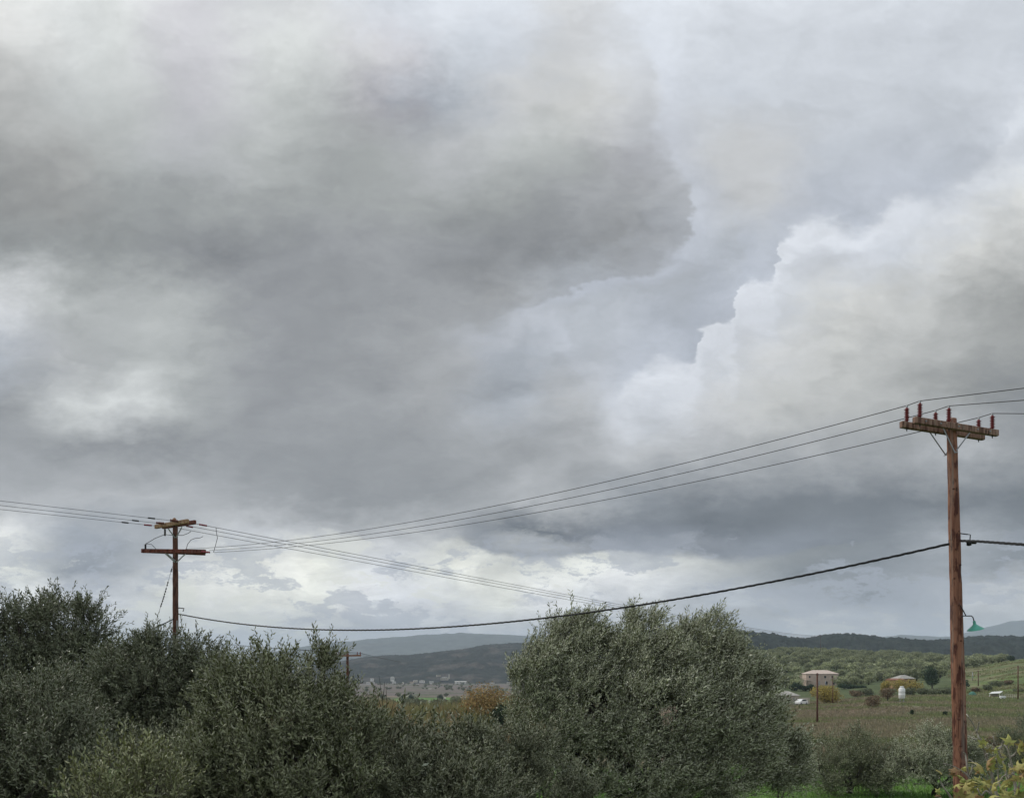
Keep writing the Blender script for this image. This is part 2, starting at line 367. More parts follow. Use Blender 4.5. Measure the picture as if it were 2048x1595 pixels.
def leafmat(name, top, under, var=0.35, trans=0.13, rough=0.45, alt=None, spec=0.4, objrand=0.0, altth=0.9):
    """leaf faces: dark upper side, pale underside, per-leaf variation from the attribute rnd"""
    m, q, b, o = mat(name)
    geo = q.n('ShaderNodeNewGeometry'); at = q.n('ShaderNodeAttribute', attribute_name='rnd')
    k = q.mr(at.outputs['Fac'], 0.0, 1.0, 1 - var, 1 + var)
    if objrand:
        oi = q.n('ShaderNodeObjectInfo'); k = q.m('MULTIPLY', k, q.mr(oi.outputs['Random'], 0.0, 1.0, 1 - objrand, 1 + objrand))
    c = q.mix(geo.outputs['Backfacing'], (*top, 1), (*under, 1))
    if alt:
        c = q.mix(q.mr(at.outputs['Fac'], altth, altth + 0.03), c, (*alt, 1))
    c = q.vm('SCALE', c, scale=k)
    q.put(b.inputs['Base Color'], c); b.inputs['Roughness'].default_value = rough; b.inputs['Specular IOR Level'].default_value = spec
    tr = q.n('ShaderNodeBsdfTranslucent'); q.put(tr.inputs[0], c)
    mx = q.n('ShaderNodeMixShader'); mx.inputs[0].default_value = trans
    q.t.links.new(b.outputs[0], mx.inputs[1]); q.t.links.new(tr.outputs[0], mx.inputs[2]); q.t.links.new(mx.outputs[0], o.inputs[0])
    return m
M = {}
M['pole_near'] = wood('stained_pole_wood', (0.17, 0.072, 0.045), (0.35, 0.17, 0.105), (0.09, 0.032, 0.022), greyamt=0.5)
M['pole_far'] = wood('dark_pole_wood', (0.095, 0.040, 0.027), (0.17, 0.075, 0.05), (0.055, 0.022, 0.016), greyamt=0.15)
M['arm'] = wood('weathered_arm_wood', (0.21, 0.12, 0.088), (0.37, 0.235, 0.175), (0.11, 0.058, 0.04), grey=(0.38, 0.31, 0.24), greyamt=0.5)
M['arm_light'] = wood('pale_arm_wood', (0.30, 0.18, 0.10), (0.42, 0.28, 0.17), (0.2, 0.1, 0.05), greyamt=0.4)
M['arm_red'] = wood('red_arm_wood', (0.13, 0.035, 0.026), (0.20, 0.06, 0.04), (0.07, 0.02, 0.016), greyamt=0.15)
M['silicone'] = simple('dark_red_silicone', (0.19, 0.025, 0.028), 0.45)
M['silicone_bright'] = simple('red_silicone', (0.22, 0.015, 0.03), 0.45)
M['steel'] = simple('galvanised_steel', (0.32, 0.33, 0.34), 0.45, 0.6)
M['dark_steel'] = simple('dark_steel', (0.05, 0.05, 0.05), 0.6, 0.3)
M['wire'] = simple('weathered_conductor', (0.06, 0.062, 0.062), 0.6, 0.2)
M['cable'] = simple('black_cable_sheath', (0.012, 0.012, 0.013), 0.5)
M['enamel'] = simple('green_enamel', (0.09, 0.36, 0.27), 0.3, var=0.1, scale=9)
M['enamel_in'] = simple('white_enamel', (0.5, 0.55, 0.52), 0.4)
M['bark'] = simple('olive_bark', (0.05, 0.043, 0.035), 0.9, bump=0.8, scale=14, var=0.4)
M['twig'] = simple('olive_twig', (0.13, 0.12, 0.085), 0.8, var=0.3)
M['figbark'] = simple('fig_bark', (0.27, 0.25, 0.21), 0.8, var=0.35, scale=20, bump=0.3)
M['olive_a'] = leafmat('olive_leaf', (0.116, 0.136, 0.054), (0.240, 0.260, 0.156), 0.32, altth=0.95, alt=(0.26, 0.27, 0.20))
M['olive_b'] = leafmat('olive_leaf_deep', (0.087, 0.105, 0.048), (0.192, 0.213, 0.138), 0.32, altth=0.95, alt=(0.2, 0.2, 0.14))
M['olive_c'] = leafmat('olive_leaf_blue', (0.099, 0.117, 0.054), (0.227, 0.243, 0.157), 0.32, altth=0.95, alt=(0.26, 0.29, 0.22))
M['olive_s'] = leafmat('olive_leaf_silver', (0.168, 0.190, 0.083), (0.420, 0.448, 0.302), 0.42, alt=(0.46, 0.46, 0.36), altth=0.80)
M['olive_y'] = leafmat('shrub_leaf_green', (0.17, 0.19, 0.07), (0.28, 0.30, 0.16), 0.4, alt=(0.34, 0.34, 0.2))

# ================================================================= terrain
LD = [1, 18, 30, 45, 80, 128, 150, 190, 210, 300, 400, 450, 560, 700, 1000, 1500, 1900, 3000, 6000, 12000]
def zrow(d, row): return (HOR - row) / F * d
def Z(d, z): return z
prof = {   # photo column -> eye-relative heights at LD
 -2500: [-5.3, -5.4, -6.3, -7.5, -9.0, -10, -10.5, -12, -13, -17, -21, -23.5, -28, -32, -37, -41, -43, -50, -55, -60],
 1000:  [-5.3, -5.4, -6.3, -7.5, -9.0, -10, -10.5, -12, -13, -17, -21, -23.5, -28, -32, -37, -41, -43, -50, -55, -60],
 1250:  [-5.3, -5.4, -6.3, -7.5, -9.0, -10, -10.5, -11.5, -12, -14, -14, -12, -7, 0, -20, -41, -43, -50, -55, -60],
 1450:  [-5.3, -5.4, -6.3, -7.3, -8.6, -9.6, -10, -10.4, -10.6, -12.5, -10.5, -7, 2, 10.5, -5, -41, -43, -50, -55, -60],
 1600:  [-5.3, -5.4, -6.3, -7.2, -8.3, -9.2, -9.8, -10.1, -10.4, -11.5, -10.2, -6.5, 3, 12.2, 0, -41, -43, -50, -55, -60],
 1800:  [-5.3, -5.4, -6.3, -7.2, -8.3, -9.4, -9.2, -8.4, -8.6, -10, -7.5, -4.5, 2, 8.8, 0, -41, -43, -50, -55, -60],
 1930:  [-5.3, -5.4, -6.3, -7.2, -8.2, -9.4, -9.2, -8.6, -8.7, -8.3, -3.5, -0.6, 2.2, 4, 0, -41, -43, -50, -55, -60],
 2060:  [-5.3, -5.4, -6.2, -7.0, -8.1, -9.4, -9.4, -9.0, -9.0, -5.5, 1.5, 4.8, 3.5, 0, -5, -41, -43, -50, -55, -60],
 2600:  [-5.3, -5.4, -6.0, -6.8, -7.5, -8.4, -8.4, -8.0, -8.0, -3, 6, 9, 9, 5, 0, -41, -43, -50, -55, -60],
 4500:  [-5.3, -5.4, -6.0, -6.8, -7.5, -8.4, -8.4, -8.0, -8.0, -3, 6, 9, 9, 5, 0, -41, -43, -50, -55, -60]}
PK = np.array(sorted(prof), float); PT = np.array([prof[int(k)] for k in PK]); LG = np.log(np.array(LD, float))
def colrow(x, y):
    az = np.arctan2(x, y); azc = np.clip(az, -R(58), R(58))
    d = np.hypot(x, y) * np.cos(azc); px = 1024 + F * np.tan(azc)
    return px, np.maximum(d, 1.0)
def gz0(x, y):
    px, d = colrow(x, y); l = np.log(d)
    i = np.clip(np.searchsorted(LG, l) - 1, 0, len(LG) - 2); t = np.clip((l - LG[i]) / (LG[i + 1] - LG[i]), 0, 1)
    j = np.clip(np.searchsorted(PK, px) - 1, 0, len(PK) - 2); s = np.clip((px - PK[j]) / (PK[j + 1] - PK[j]), 0, 1); s = s * s * (3 - 2 * s)
    a = PT[j, i] * (1 - t) + PT[j, i + 1] * t; b = PT[j + 1, i] * (1 - t) + PT[j + 1, i + 1] * t
    return a * (1 - s) + b * s
def gz(x, y):
    x = np.asarray(x, float); y = np.asarray(y, float); r = np.hypot(x, y); z = 0
    for k, w in ((-0.06, .25), (0, .5), (0.06, .25)): z = z + w * gz0(x * (1 + k), y * (1 + k))
    a = np.clip(r / 60, 0.15, 1.0)
    z = z + a * 0.35 * (fbm(x / 9 + 50, y / 9 + 80) - 0.5) + np.clip(r / 400, 0, 1) * 2.2 * (fbm(x / 45 + 20, y / 45 + 30) - 0.5)
    return z + H
def gp(px, d):
    """ground point seen in column px at depth d"""
    x = (px - 1024) / F * d; return Vector((x, d, float(gz(x, d))))

az = np.concatenate([np.linspace(-180, -41, 60, endpoint=False), np.linspace(-41, 41, 560, endpoint=False), np.linspace(41, 180, 61)])
rad = np.concatenate([[0.5], np.geomspace(3, 14000, 330)])
A, Rr = np.meshgrid(np.radians(az), rad); gx = Rr * np.sin(A); gy = Rr * np.cos(A)
gzz = gz(gx, gy)
px_, d_ = colrow(gx, gy)
def sm(x, a, b): t = np.clip((x - a) / (b - a), 0, 1); return t * t * (3 - 2 * t)
def band(x, a, b, s): return sm(x, a - s, a + s) * (1 - sm(x, b - s, b + s))
gc = np.zeros(gx.shape + (3,))
n1 = fbm(gx / 14 + 5, gy / 14 + 9); n2 = fbm(gx / 4 + 40, gy / 5 + 11); n3 = fbm(gx / 60 + 3, gy / 22 + 71)
def lay(col, w):
    global gc
    w = np.clip(w, 0, 1)[..., None]; gc = gc * (1 - w) + np.array(col) * w
lay((0.060, 0.075, 0.035), np.ones_like(gx))
left = 1 - sm(px_, 1080, 1300); right = 1 - left
lay((0.085, 0.15, 0.04), band(d_, 20, 66, 6) * (0.45 + 0.55 * sm(n1, 0.35, 0.6)))
lay((0.105, 0.12, 0.055), band(d_, 66, 118, 5) * right)
lay((0.135, 0.108, 0.082), band(d_, 66, 260, 8) * right * sm(n3 * 0.6 + n1 * 0.4, 0.36, 0.52) * (1 - 0.55 * sm(px_, 1750, 1950)))
lay((0.095, 0.118, 0.045), band(d_, 100, 260, 8) * sm(px_, 1700, 1850) * sm(fbm(gx / 40, gy / 9), 0.42, 0.55))
lay((0.14, 0.098, 0.075), band(d_, 112, 205, 4) * right * (1 - sm(px_, 1690, 1760)) * 0.7)
lay((0.22, 0.16, 0.13), band(d_, 196, 203, 1.2) * band(px_, 1600, 1700, 8) * 0.8)
lay((0.062, 0.078, 0.038), band(d_, 330, 900, 20) * right)
lay((0.085, 0.112, 0.042), band(d_, 235, 520, 12) * sm(px_, 1890, 1925) * (0.5 + 0.5 * sm(n3, 0.4, 0.55)))
lay((0.13, 0.12, 0.07), band(d_, 235, 520, 12) * sm(px_, 1880, 1925) * sm(fbm(gx / 60 + 9, gy / 10), 0.52, 0.62) * 0.8)
lay((0.14, 0.105, 0.06), band(d_, 95, 300, 15) * left)
lay((0.085, 0.085, 0.05), band(d_, 300, 5000, 60) * left)
lay((0.10, 0.082, 0.075), band(d_, 960, 1960, 30) * left * (0.75 + 0.25 * sm(fbm(gx / 300, gy / 60), 0.4, 0.6)))
lay((0.14, 0.11, 0.085), band(d_, 880, 960, 20) * left)
lay((0.085, 0.17, 0.045), band(d_, 640, 880, 25) * band(px_, 790, 905, 12) * sm(n3, 0.3, 0.42))
lay((0.085, 0.17, 0.045), band(d_, 700, 780, 15) * band(px_, 930, 1060, 12) * 0.7)
lay((0.06, 0.07, 0.04), band(d_, 500, 5000, 50) * left * sm(fbm(gx / 55 + 7, gy / 40), 0.56, 0.62) * 0.8)
gc *= (1.15 + 0.55 * n2)[..., None]
nr, na = gx.shape
I = np.arange(nr * na).reshape(nr, na)
q1 = np.stack([I[:-1, :-1], I[:-1, 1:], I[1:, 1:], I[1:, :-1]], -1).reshape(-1, 4)
m, q, b, o = mat('ground_soil'); at = q.n('ShaderNodeAttribute', attribute_name='col'); t = q.n('ShaderNodeTexCoord')
nn = q.noise(t.outputs['Object'], 1.3, 8, 0.7); nm = q.noise(t.outputs['Object'], 0.16, 4, 0.6)
c = q.vm('SCALE', at.outputs['Color'], scale=q.m('MULTIPLY', q.mr(nn, 0.3, 0.7, 0.6, 1.4), q.mr(nm, 0.35, 0.65, 0.85, 1.15)))
q.put(b.inputs['Base Color'], c); b.inputs['Roughness'].default_value = 0.95; b.inputs['Specular IOR Level'].default_value = 0.1
bp = q.n('ShaderNodeBump'); bp.inputs['Strength'].default_value = 0.8; bp.inputs['Distance'].default_value = 0.4; q.put(bp.inputs['Height'], nn); q.put(b.inputs['Normal'], bp.outputs[0])
M['ground'] = m
me = meshnp('ground', np.stack([gx, gy, gzz], -1), q1, [m], attrs={'col': ('POINT', 'FLOAT_COLOR', np.concatenate([gc, np.ones(gc.shape[:2] + (1,))], -1))}, smooth=True)
go = meshobj('ground', me); tag(go, 'rolling fields of green and brown dry grass sloping into the valley', kind='structure')

# hills: real ridges, each a height field with its own distance
def hill(name, ridge, d0, dr, d1, base0, base1, col, col2, amp, fs, nx, ny, label, xr, streak=0.0):
    rx = np.array([p[0] for p in ridge], float); rz = np.array([(HOR - p[1]) / F * dr for p in ridge])
    px = np.linspace(xr[0], xr[1], nx); dd = np.concatenate([np.linspace(d0, dr, ny), np.linspace(dr, d1, ny // 3)[1:]])
    PX, DD = np.meshgrid(px, dd)
    X = (PX - 1024) / F * dr * (0.55 + 0.45 * DD / dr); rzz = np.interp(PX, rx, rz)
    t = np.where(DD <= dr, (DD - d0) / (dr - d0), 1 - (DD - dr) / (d1 - dr)); t = np.clip(t, 0, 1)
    s = np.sin(t * math.pi / 2) ** 1.15
    bz = np.where(DD <= dr, base0, base1)
    gul = fbm(X / (fs * 14), DD / (fs * 14) + 5, 4) - 0.5
    z = bz + (rzz - bz) * s + gul * (rzz - bz) * 0.45 * np.sin(t * math.pi) + amp * (fbm(X / fs, DD / fs, 3) - 0.3) * np.clip(t * 4, 0, 1)
    n = fbm(X / (fs * 5), DD / (fs * 5), 5)
    w = 0.8 * sm(n, 0.53, 0.66)[..., None]; cc = np.array(col) * (1 - w) + np.array(col2) * w
    if streak: cc = cc * (1 - streak * sm(fbm(X / (fs * 1.3), DD / (fs * 1.3), 3), 0.45, 0.6))[..., None]
    I = np.arange(X.size).reshape(X.shape); f = np.stack([I[:-1, :-1], I[:-1, 1:], I[1:, 1:], I[1:, :-1]], -1).reshape(-1, 4)
    m, q, b, o = mat(name + '_cover'); at = q.n('ShaderNodeAttribute', attribute_name='col'); tt = q.n('ShaderNodeTexCoord')
    nn = q.noise(tt.outputs['Object'], 1.6 / fs, 6, 0.65)
    q.put(b.inputs['Base Color'], q.vm('SCALE', at.outputs['Color'], scale=q.mr(nn, 0.35, 0.65, 0.6, 1.4)))
    b.inputs['Roughness'].default_value = 0.95; b.inputs['Specular IOR Level'].default_value = 0.05
    me = meshnp(name, np.stack([X, DD, z + H], -1), f, [m], attrs={'col': ('POINT', 'FLOAT_COLOR', np.concatenate([cc, np.ones(cc.shape[:2] + (1,))], -1))}, smooth=True)
    return tag(meshobj(name, me), label, kind='structure')
hill('village_hill', [(300, 1372), (560, 1352), (640, 1334), (700, 1321), (735, 1315), (780, 1311), (830, 1310), (870, 1305), (930, 1299), (970, 1291), (1020, 1287), (1060, 1286),
      (1150, 1278), (1300, 1262), (1440, 1262), (1480, 1268), (1560, 1280), (1700, 1300), (2100, 1330)], 1900, 2700, 3400, -46, -60,
     (0.024, 0.030, 0.024), (0.085, 0.076, 0.064), 9, 10, 900, 120, 'scrub covered grey green hill rising behind the white village', (200, 2100), 0.35)
hill('wooded_hill', [(1200, 1300), (1380, 1275), (1440, 1262), (1480, 1269), (1530, 1275), (1590, 1283), (1610, 1282), (1650, 1272), (1680, 1271), (1730, 1277), (1790, 1283), (1830, 1286), (1870, 1284),
      (1905, 1281), (1930, 1277), (1970, 1275), (2048, 1279), (2150, 1290), (2600, 1320)], 1150, 1650, 2300, -30, -60,
     (0.020, 0.028, 0.022), (0.034, 0.042, 0.032), 11, 6, 900, 110, 'dark pine wooded hill behind the olive grove on the right', (1200, 2600), 0.4)
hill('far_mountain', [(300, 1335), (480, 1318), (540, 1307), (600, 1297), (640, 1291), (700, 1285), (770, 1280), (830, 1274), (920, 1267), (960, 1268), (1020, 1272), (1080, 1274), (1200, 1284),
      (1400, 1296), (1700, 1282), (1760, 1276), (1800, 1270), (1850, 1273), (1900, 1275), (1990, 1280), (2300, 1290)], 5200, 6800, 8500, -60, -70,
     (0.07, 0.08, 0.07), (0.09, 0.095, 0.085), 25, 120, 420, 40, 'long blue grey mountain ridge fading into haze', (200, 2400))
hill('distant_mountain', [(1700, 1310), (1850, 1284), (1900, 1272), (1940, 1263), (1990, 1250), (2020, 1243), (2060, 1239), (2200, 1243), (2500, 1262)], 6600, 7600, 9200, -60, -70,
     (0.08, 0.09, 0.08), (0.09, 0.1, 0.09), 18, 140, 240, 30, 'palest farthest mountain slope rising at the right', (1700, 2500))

# ================================================================= foliage engine
def shoot_tpl(n_leaf, L, ll, lw, seed, whorl=2, droop=0.15, stem_r=0.0025):
    """one leafy shoot growing along +Z: (verts, tris, leafid, is_stem)"""
    r = np.random.default_rng(seed); V_ = []; T_ = []; S_ = []
    n = 0
    bend = r.normal(0, 0.12, 2)
    def axis(t): return np.array([bend[0] * L * t * t, bend[1] * L * t * t, L * t])
    k = 3
    for i in range(3):
        p = axis(i / 2.0); rr = stem_r * (1.3 - 0.4 * i)
        for j in range(3):
            a = 2 * math.pi * j / 3; V_.append(p + np.array([rr * math.cos(a), rr * math.sin(a), 0]))
    for i in range(2):
        for j in range(3):
            a, b_, c_, d = i * 3 + j, i * 3 + (j + 1) % 3, (i + 1) * 3 + (j + 1) % 3, (i + 1) * 3 + j
            T_ += [(a, b_, c_), (a, c_, d)]; S_ += [1, 1]
    n = 9; lid = [0.0] * 12
    for q_ in range(n_leaf):
        t = 0.12 + 0.88 * (q_ + r.random() * 0.6) / n_leaf
        base = axis(min(t, 1)); a = (q_ % 2) * math.pi + (q_ // 2) * 1.7 + r.normal(0, 0.25)
        out = np.array([math.cos(a), math.sin(a), 0.0]); up = np.array([0, 0, 1.0])
        el = r.normal(0.55, 0.3) + 0.3 * t
        dv = out * math.cos(el) + up * math.sin(el); dv /= np.linalg.norm(dv)
        side = np.cross(up, out); side = side * math.cos(0.4 * r.normal()) + np.cross(dv, side) * math.sin(0.5 * r.normal()); side /= np.linalg.norm(side)
        nrm = np.cross(side, dv); l = ll * r.uniform(0.7, 1.15) * (1 - 0.25 * t); w = lw * r.uniform(0.8, 1.2)
        V_ += [base, base + dv * l * 0.5 + side * w / 2 + nrm * 0.12 * w, base + dv * l * 0.95 - nrm * droop * l, base + dv * l * 0.5 - side * w / 2 + nrm * 0.12 * w]
        T_ += [(n, n + 1, n + 2), (n, n + 2, n + 3)]; S_ += [0, 0]; lid += [q_ + 1.0] * 2; n += 4
    return np.array(V_), np.array(T_), np.array(lid), np.array(S_)
def basis(D, roll):
    z = D / np.linalg.norm(D, axis=1, keepdims=True)
    ref = np.where(np.abs(z[:, 2:3]) < 0.9, np.array([[0, 0, 1.0]]), np.array([[1.0, 0, 0]]))
    x = np.cross(ref, z); x /= np.linalg.norm(x, axis=1, keepdims=True); y = np.cross(z, x)
    c, s = np.cos(roll)[:, None], np.sin(roll)[:, None]
    return np.stack([x * c + y * s, -x * s + y * c, z], axis=2)      # columns
def scatter(tpls, pos, dirs, scale, r):
    """all shoots of one crown as one vertex/face/attr set"""
    N = len(pos); which = r.integers(0, len(tpls), N); roll = r.uniform(0, 6.283, N); B = basis(dirs, roll)
    VV = []; FF = []; RN = []; SI = []; base = 0
    for k, (v, f, lid, st) in enumerate(tpls):
        idx = np.where(which == k)[0]
        if not len(idx): continue
        w = np.einsum('nij,vj->nvi', B[idx], v) * scale[idx, None, None] + pos[idx, None, :]
        VV.append(w.reshape(-1, 3)); off = (np.arange(len(idx)) * len(v))[:, None, None] + base
        FF.append((f[None] + off).reshape(-1, 3)); base += len(idx) * len(v)
        nl = int(lid.max()) + 1; shade = r.uniform(-0.25, 0.25, (len(idx), 1)); pl = np.clip(r.random((len(idx), nl)) * 0.9 + 0.05 + shade * 0.6, 0, 1)
        RN.append(pl[:, lid.astype(int)].ravel()); SI.append(np.tile(st, len(idx)))
    return np.concatenate(VV), np.concatenate(FF), np.concatenate(RN), np.concatenate(SI)
OL = [shoot_tpl(20, 0.27, 0.064, 0.0165, s) for s in range(6)] + [shoot_tpl(20, 0.40, 0.062, 0.016, 20 + s) for s in range(3)]
def unit(n, r): v = r.normal(size=(n, 3)); return v / np.linalg.norm(v, axis=1, keepdims=True)
def crown(lobes, n, r, up=0.75, out=0.7, rand=0.45, wind=(0, 0, 0), inner=0.3, front=True, scale=1.0, sv=0.25, long=0.0):
    """lobes: (center Vector, (rx,ry,rz)); weight by surface; returns pos, dirs, scale"""
    C_ = np.array([tuple(l[0]) for l in lobes]); Rl = np.array([l[1] for l in lobes], float)
    w = (Rl[:, 0] * Rl[:, 2]); w = w / w.sum(); which = r.choice(len(lobes), size=int(n * 1.6), p=w)
    u = unit(len(which), r)
    if front:   # side facing away from the viewpoint carries fewer shoots, it still exists
        keep = r.random(len(u)) < np.where(u[:, 1] > 0.35, 0.35, 1.0); u = u[keep]; which = which[keep]
    rr = np.where(r.random(len(u)) < inner, r.uniform(0.35, 0.85, len(u)), r.uniform(0.82, 1.03, len(u)))
    # low-frequency raggedness of the lobe surface
    ph = r.uniform(0, 6.28, 6)
    rag = 1 + 0.13 * np.sin(u[:, 0] * 5 + ph[0] + which) * np.sin(u[:, 2] * 6 + ph[1] + 2 * which) + 0.08 * np.sin(u[:, 0] * 13 + ph[2] + which * 3) * np.sin(u[:, 2] * 11 + ph[3])
    # shoots gather in tufts, with darker hollows between them
    ns = max(36, n // 55); sw = r.choice(len(lobes), size=ns, p=w); su = unit(ns, r); sc_ = C_[sw] + su * Rl[sw] * r.uniform(0.72, 0.98, ns)[:, None]
    tuft = r.random(len(u)) < 0.78; ti = r.integers(0, ns, len(u)); u2 = unit(len(u), r)
    pos = C_[which] + u * Rl[which] * (rr * rag)[:, None]
    tr_ = (0.22 * Rl[sw[ti]].mean(1))[:, None] * r.random((len(u), 1)) ** 0.4
    pos = np.where(tuft[:, None], sc_[ti] + u2 * tr_ * 1.25, pos); u = np.where(tuft[:, None], 0.55 * su[ti] + 0.6 * u2, u); which = np.where(tuft, sw[ti], which)
    # drop those deep in another lobe
    deep = np.zeros(len(pos), bool)
    for k in range(len(lobes)):
        dd = (((pos - C_[k]) / Rl[k]) ** 2).sum(1); deep |= (dd < 0.25) & (which != k)
    pos = pos[~deep][:n]; u = u[~deep][:n]
    d = u * out + np.array([0, 0, up]) + r.normal(size=(len(pos), 3)) * rand + np.array(wind)
    s = scale * r.uniform(1 - sv, 1 + sv, len(pos)) * np.where(r.random(len(pos)) < long, 1.5, 1.0)
    return pos, d, s
def limbs(mb, base, lobes, r0, rnd, n=8, forks=2):
    """trunk and branching limbs from the base into every lobe"""
    top = Vector((sum(l[0].x for l in lobes) / len(lobes), sum(l[0].y for l in lobes) / len(lobes), min(l[0].z for l in lobes)))
    fork = base.lerp(top, 0.35) if (top.z - base.z) > 1 else base.lerp(top, 0.2)
    w = Vector((rnd.uniform(-.15, .15), rnd.uniform(-.15, .15), 0))
    mb.tube([base - Vector((0, 0, 0.25)), base.lerp(fork, 0.4) + w, fork], [r0 * 1.35, r0, r0 * 0.85], 9, wob=0.1)
    for c, rd in lobes:
        mid = fork.lerp(c, 0.5) + Vector((rnd.uniform(-.2, .2), rnd.uniform(-.2, .2), -0.1 * rd[2]))
        mb.tube([fork, mid, c, c + Vector((rnd.uniform(-.3, .3) * rd[0], 0, 0.6 * rd[2]))], [r0 * 0.6, r0 * 0.42, r0 * 0.25, r0 * 0.08], 6, wob=0.08)
        for k in range(forks):
            e = c + Vector((rnd.uniform(-.8, .8) * rd[0], rnd.uniform(-.8, .5) * rd[1], rnd.uniform(0, .8) * rd[2]))
            mb.tube([mid, mid.lerp(e, 0.55) + Vector((0, 0, 0.12 * rd[2])), e], [r0 * 0.22, r0 * 0.14, r0 * 0.04], 5)
def olive(name, label, lobes_px, base_px, n, matk, tpl=OL, seed=1, r0=0.14, group=None, cat='olive tree', basepx_d=None, **kw):
    """lobes_px: (px, py, depth, radius_px_x, radius_px_z[, depth radius m])"""
    r = np.random.default_rng(seed); rnd = random.Random(seed)
    lobes = []
    for l in lobes_px:
        px, py, d, rx, rz = l[:5]; X = rx / F * d; Zr = rz / F * d
        lobes.append((P(px, py, d), (X, l[5] if len(l) > 5 else max(0.8 * X, 0.6 * Zr), Zr)))
    base = gp(*base_px)
    root = empty(name, base, label, cat, group)
    mb = MB(); limbs(mb, base, lobes, r0, rnd); mb.obj('trunk', M['bark'], root, True)
    pos, d, s = crown(lobes, n, r, **kw)
    v, f, rn, si = scatter(tpl, pos, d, s, r)
    me = meshnp('crown', v - np.array(tuple(base)), f, [M[matk], M['twig']], attrs={'rnd': ('FACE', 'FLOAT', rn)}, midx=si)
    meshobj('crown', me, root)
    return root

# ---- foreground olives, left mass
G1 = 'olive trees massed along the left foreground'
olive('olive_tree', 'tall dark olive tree at the far left edge, its crown highest of the left mass',
      [(40, 1297, 14, 90, 72), (150, 1284, 14, 72, 66), (95, 1262, 14.3, 60, 50), (-30, 1290, 14, 80, 80), (170, 1352, 13.8, 70, 60), (60, 1392, 13.7, 110, 90), (0, 1482, 13.5, 120, 110), (130, 1472, 13.4, 100, 90)],
      (60, 14.5), 4600, 'olive_b', seed=11, r0=0.16, group=G1, up=0.75, scale=1.25)
olive('olive_tree', 'dark olive tree directly below the left double crossarm pole with its trunk showing low down',
      [(262, 1366, 12, 52, 46), (340, 1339, 12, 60, 52), (395, 1344, 12, 45, 55), (300, 1404, 11.7, 100, 75), (400, 1414, 11.7, 60, 70), (215, 1388, 12.2, 60, 55), (280, 1474, 11.8, 95, 70), (390, 1484, 11.9, 80, 70)],
      (330, 12), 4200, 'olive_b', seed=12, r0=0.15, group=G1, up=0.95, scale=1.1)
olive('olive_tree', 'olive tree with three spiky upright peaks just left of the small distant crossarm pole',
      [(520, 1380, 8.6, 48, 62), (600, 1391, 8.5, 62, 58), (640, 1370, 8.6, 17, 40), (465, 1401, 8.7, 45, 50), (664, 1440, 8.6, 40, 42), (560, 1466, 8.2, 120, 80), (680, 1496, 8.3, 75, 70), (450, 1476, 8.4, 70, 80), (600, 1566, 8.0, 140, 90), (460, 1576, 8.1, 100, 90)],
      (570, 8.8), 3900, 'olive_a', seed=13, r0=0.13, group=G1, up=1.0, out=0.6, scale=1.0, long=0.0)
olive('olive_tree', 'low blue green olive in front of the reed bed, left of the windblown olive',
      [(770, 1524, 9.2, 75, 50), (850, 1529, 9.4, 70, 46), (930, 1536, 9.5, 65, 50), (820, 1599, 8.8, 115, 65), (930, 1609, 8.9, 105, 65), (720, 1584, 8.7, 80, 70)],
      (840, 9.2), 3200, 'olive_c', seed=14, r0=0.12, group=G1, up=0.9, out=0.6, scale=1.0, long=0.06)
olive('olive_tree', 'smaller olive crown tucked against the lower left side of the big windblown olive',
      [(985, 1512, 11.5, 55, 45), (1045, 1527, 11.5, 65, 55), (1000, 1587, 11.2, 90, 65), (1090, 1612, 11.2, 80, 55)],
      (1030, 11.8), 1900, 'olive_c', seed=15, r0=0.12, group=G1, up=1.0, scale=1.05)
olive('olive_tree', 'dark green olive growing low in the bottom left corner of the view',
      [(40, 1500, 8.5, 130, 110), (150, 1540, 8.2, 110, 90), (-70, 1440, 8.8, 90, 100), (50, 1600, 8.0, 150, 80), (100, 1430, 9.2, 90, 60)],
      (60, 8.8), 2800, 'olive_b', seed=16, r0=0.12, group=G1, up=1.0, scale=0.95)
SH = [shoot_tpl(14, 0.30, 0.060, 0.016, 60 + s) for s in range(5)]
olive('olive_sapling', 'young olive sapling with thin pale stems in front of the dark trunk at lower left',
      [(250, 1570, 6.6, 60, 55), (200, 1600, 6.5, 60, 50), (310, 1590, 6.7, 50, 45)],
      (250, 6.9), 260, 'olive_y', tpl=SH, seed=17, r0=0.04, cat='sapling', group=G1, up=1.4, out=0.4, scale=0.95)
olive('olive_tree', 'bluish olive filling the bottom edge between the sapling and the spiky topped olive',
      [(420, 1560, 9.5, 90, 80), (330, 1540, 10.5, 50, 60), (500, 1600, 9.0, 90, 60), (400, 1620, 9.2, 120, 60)],
      (410, 9.8), 1500, 'olive_c', seed=18, r0=0.11, group=G1, up=1.0, scale=1.0)
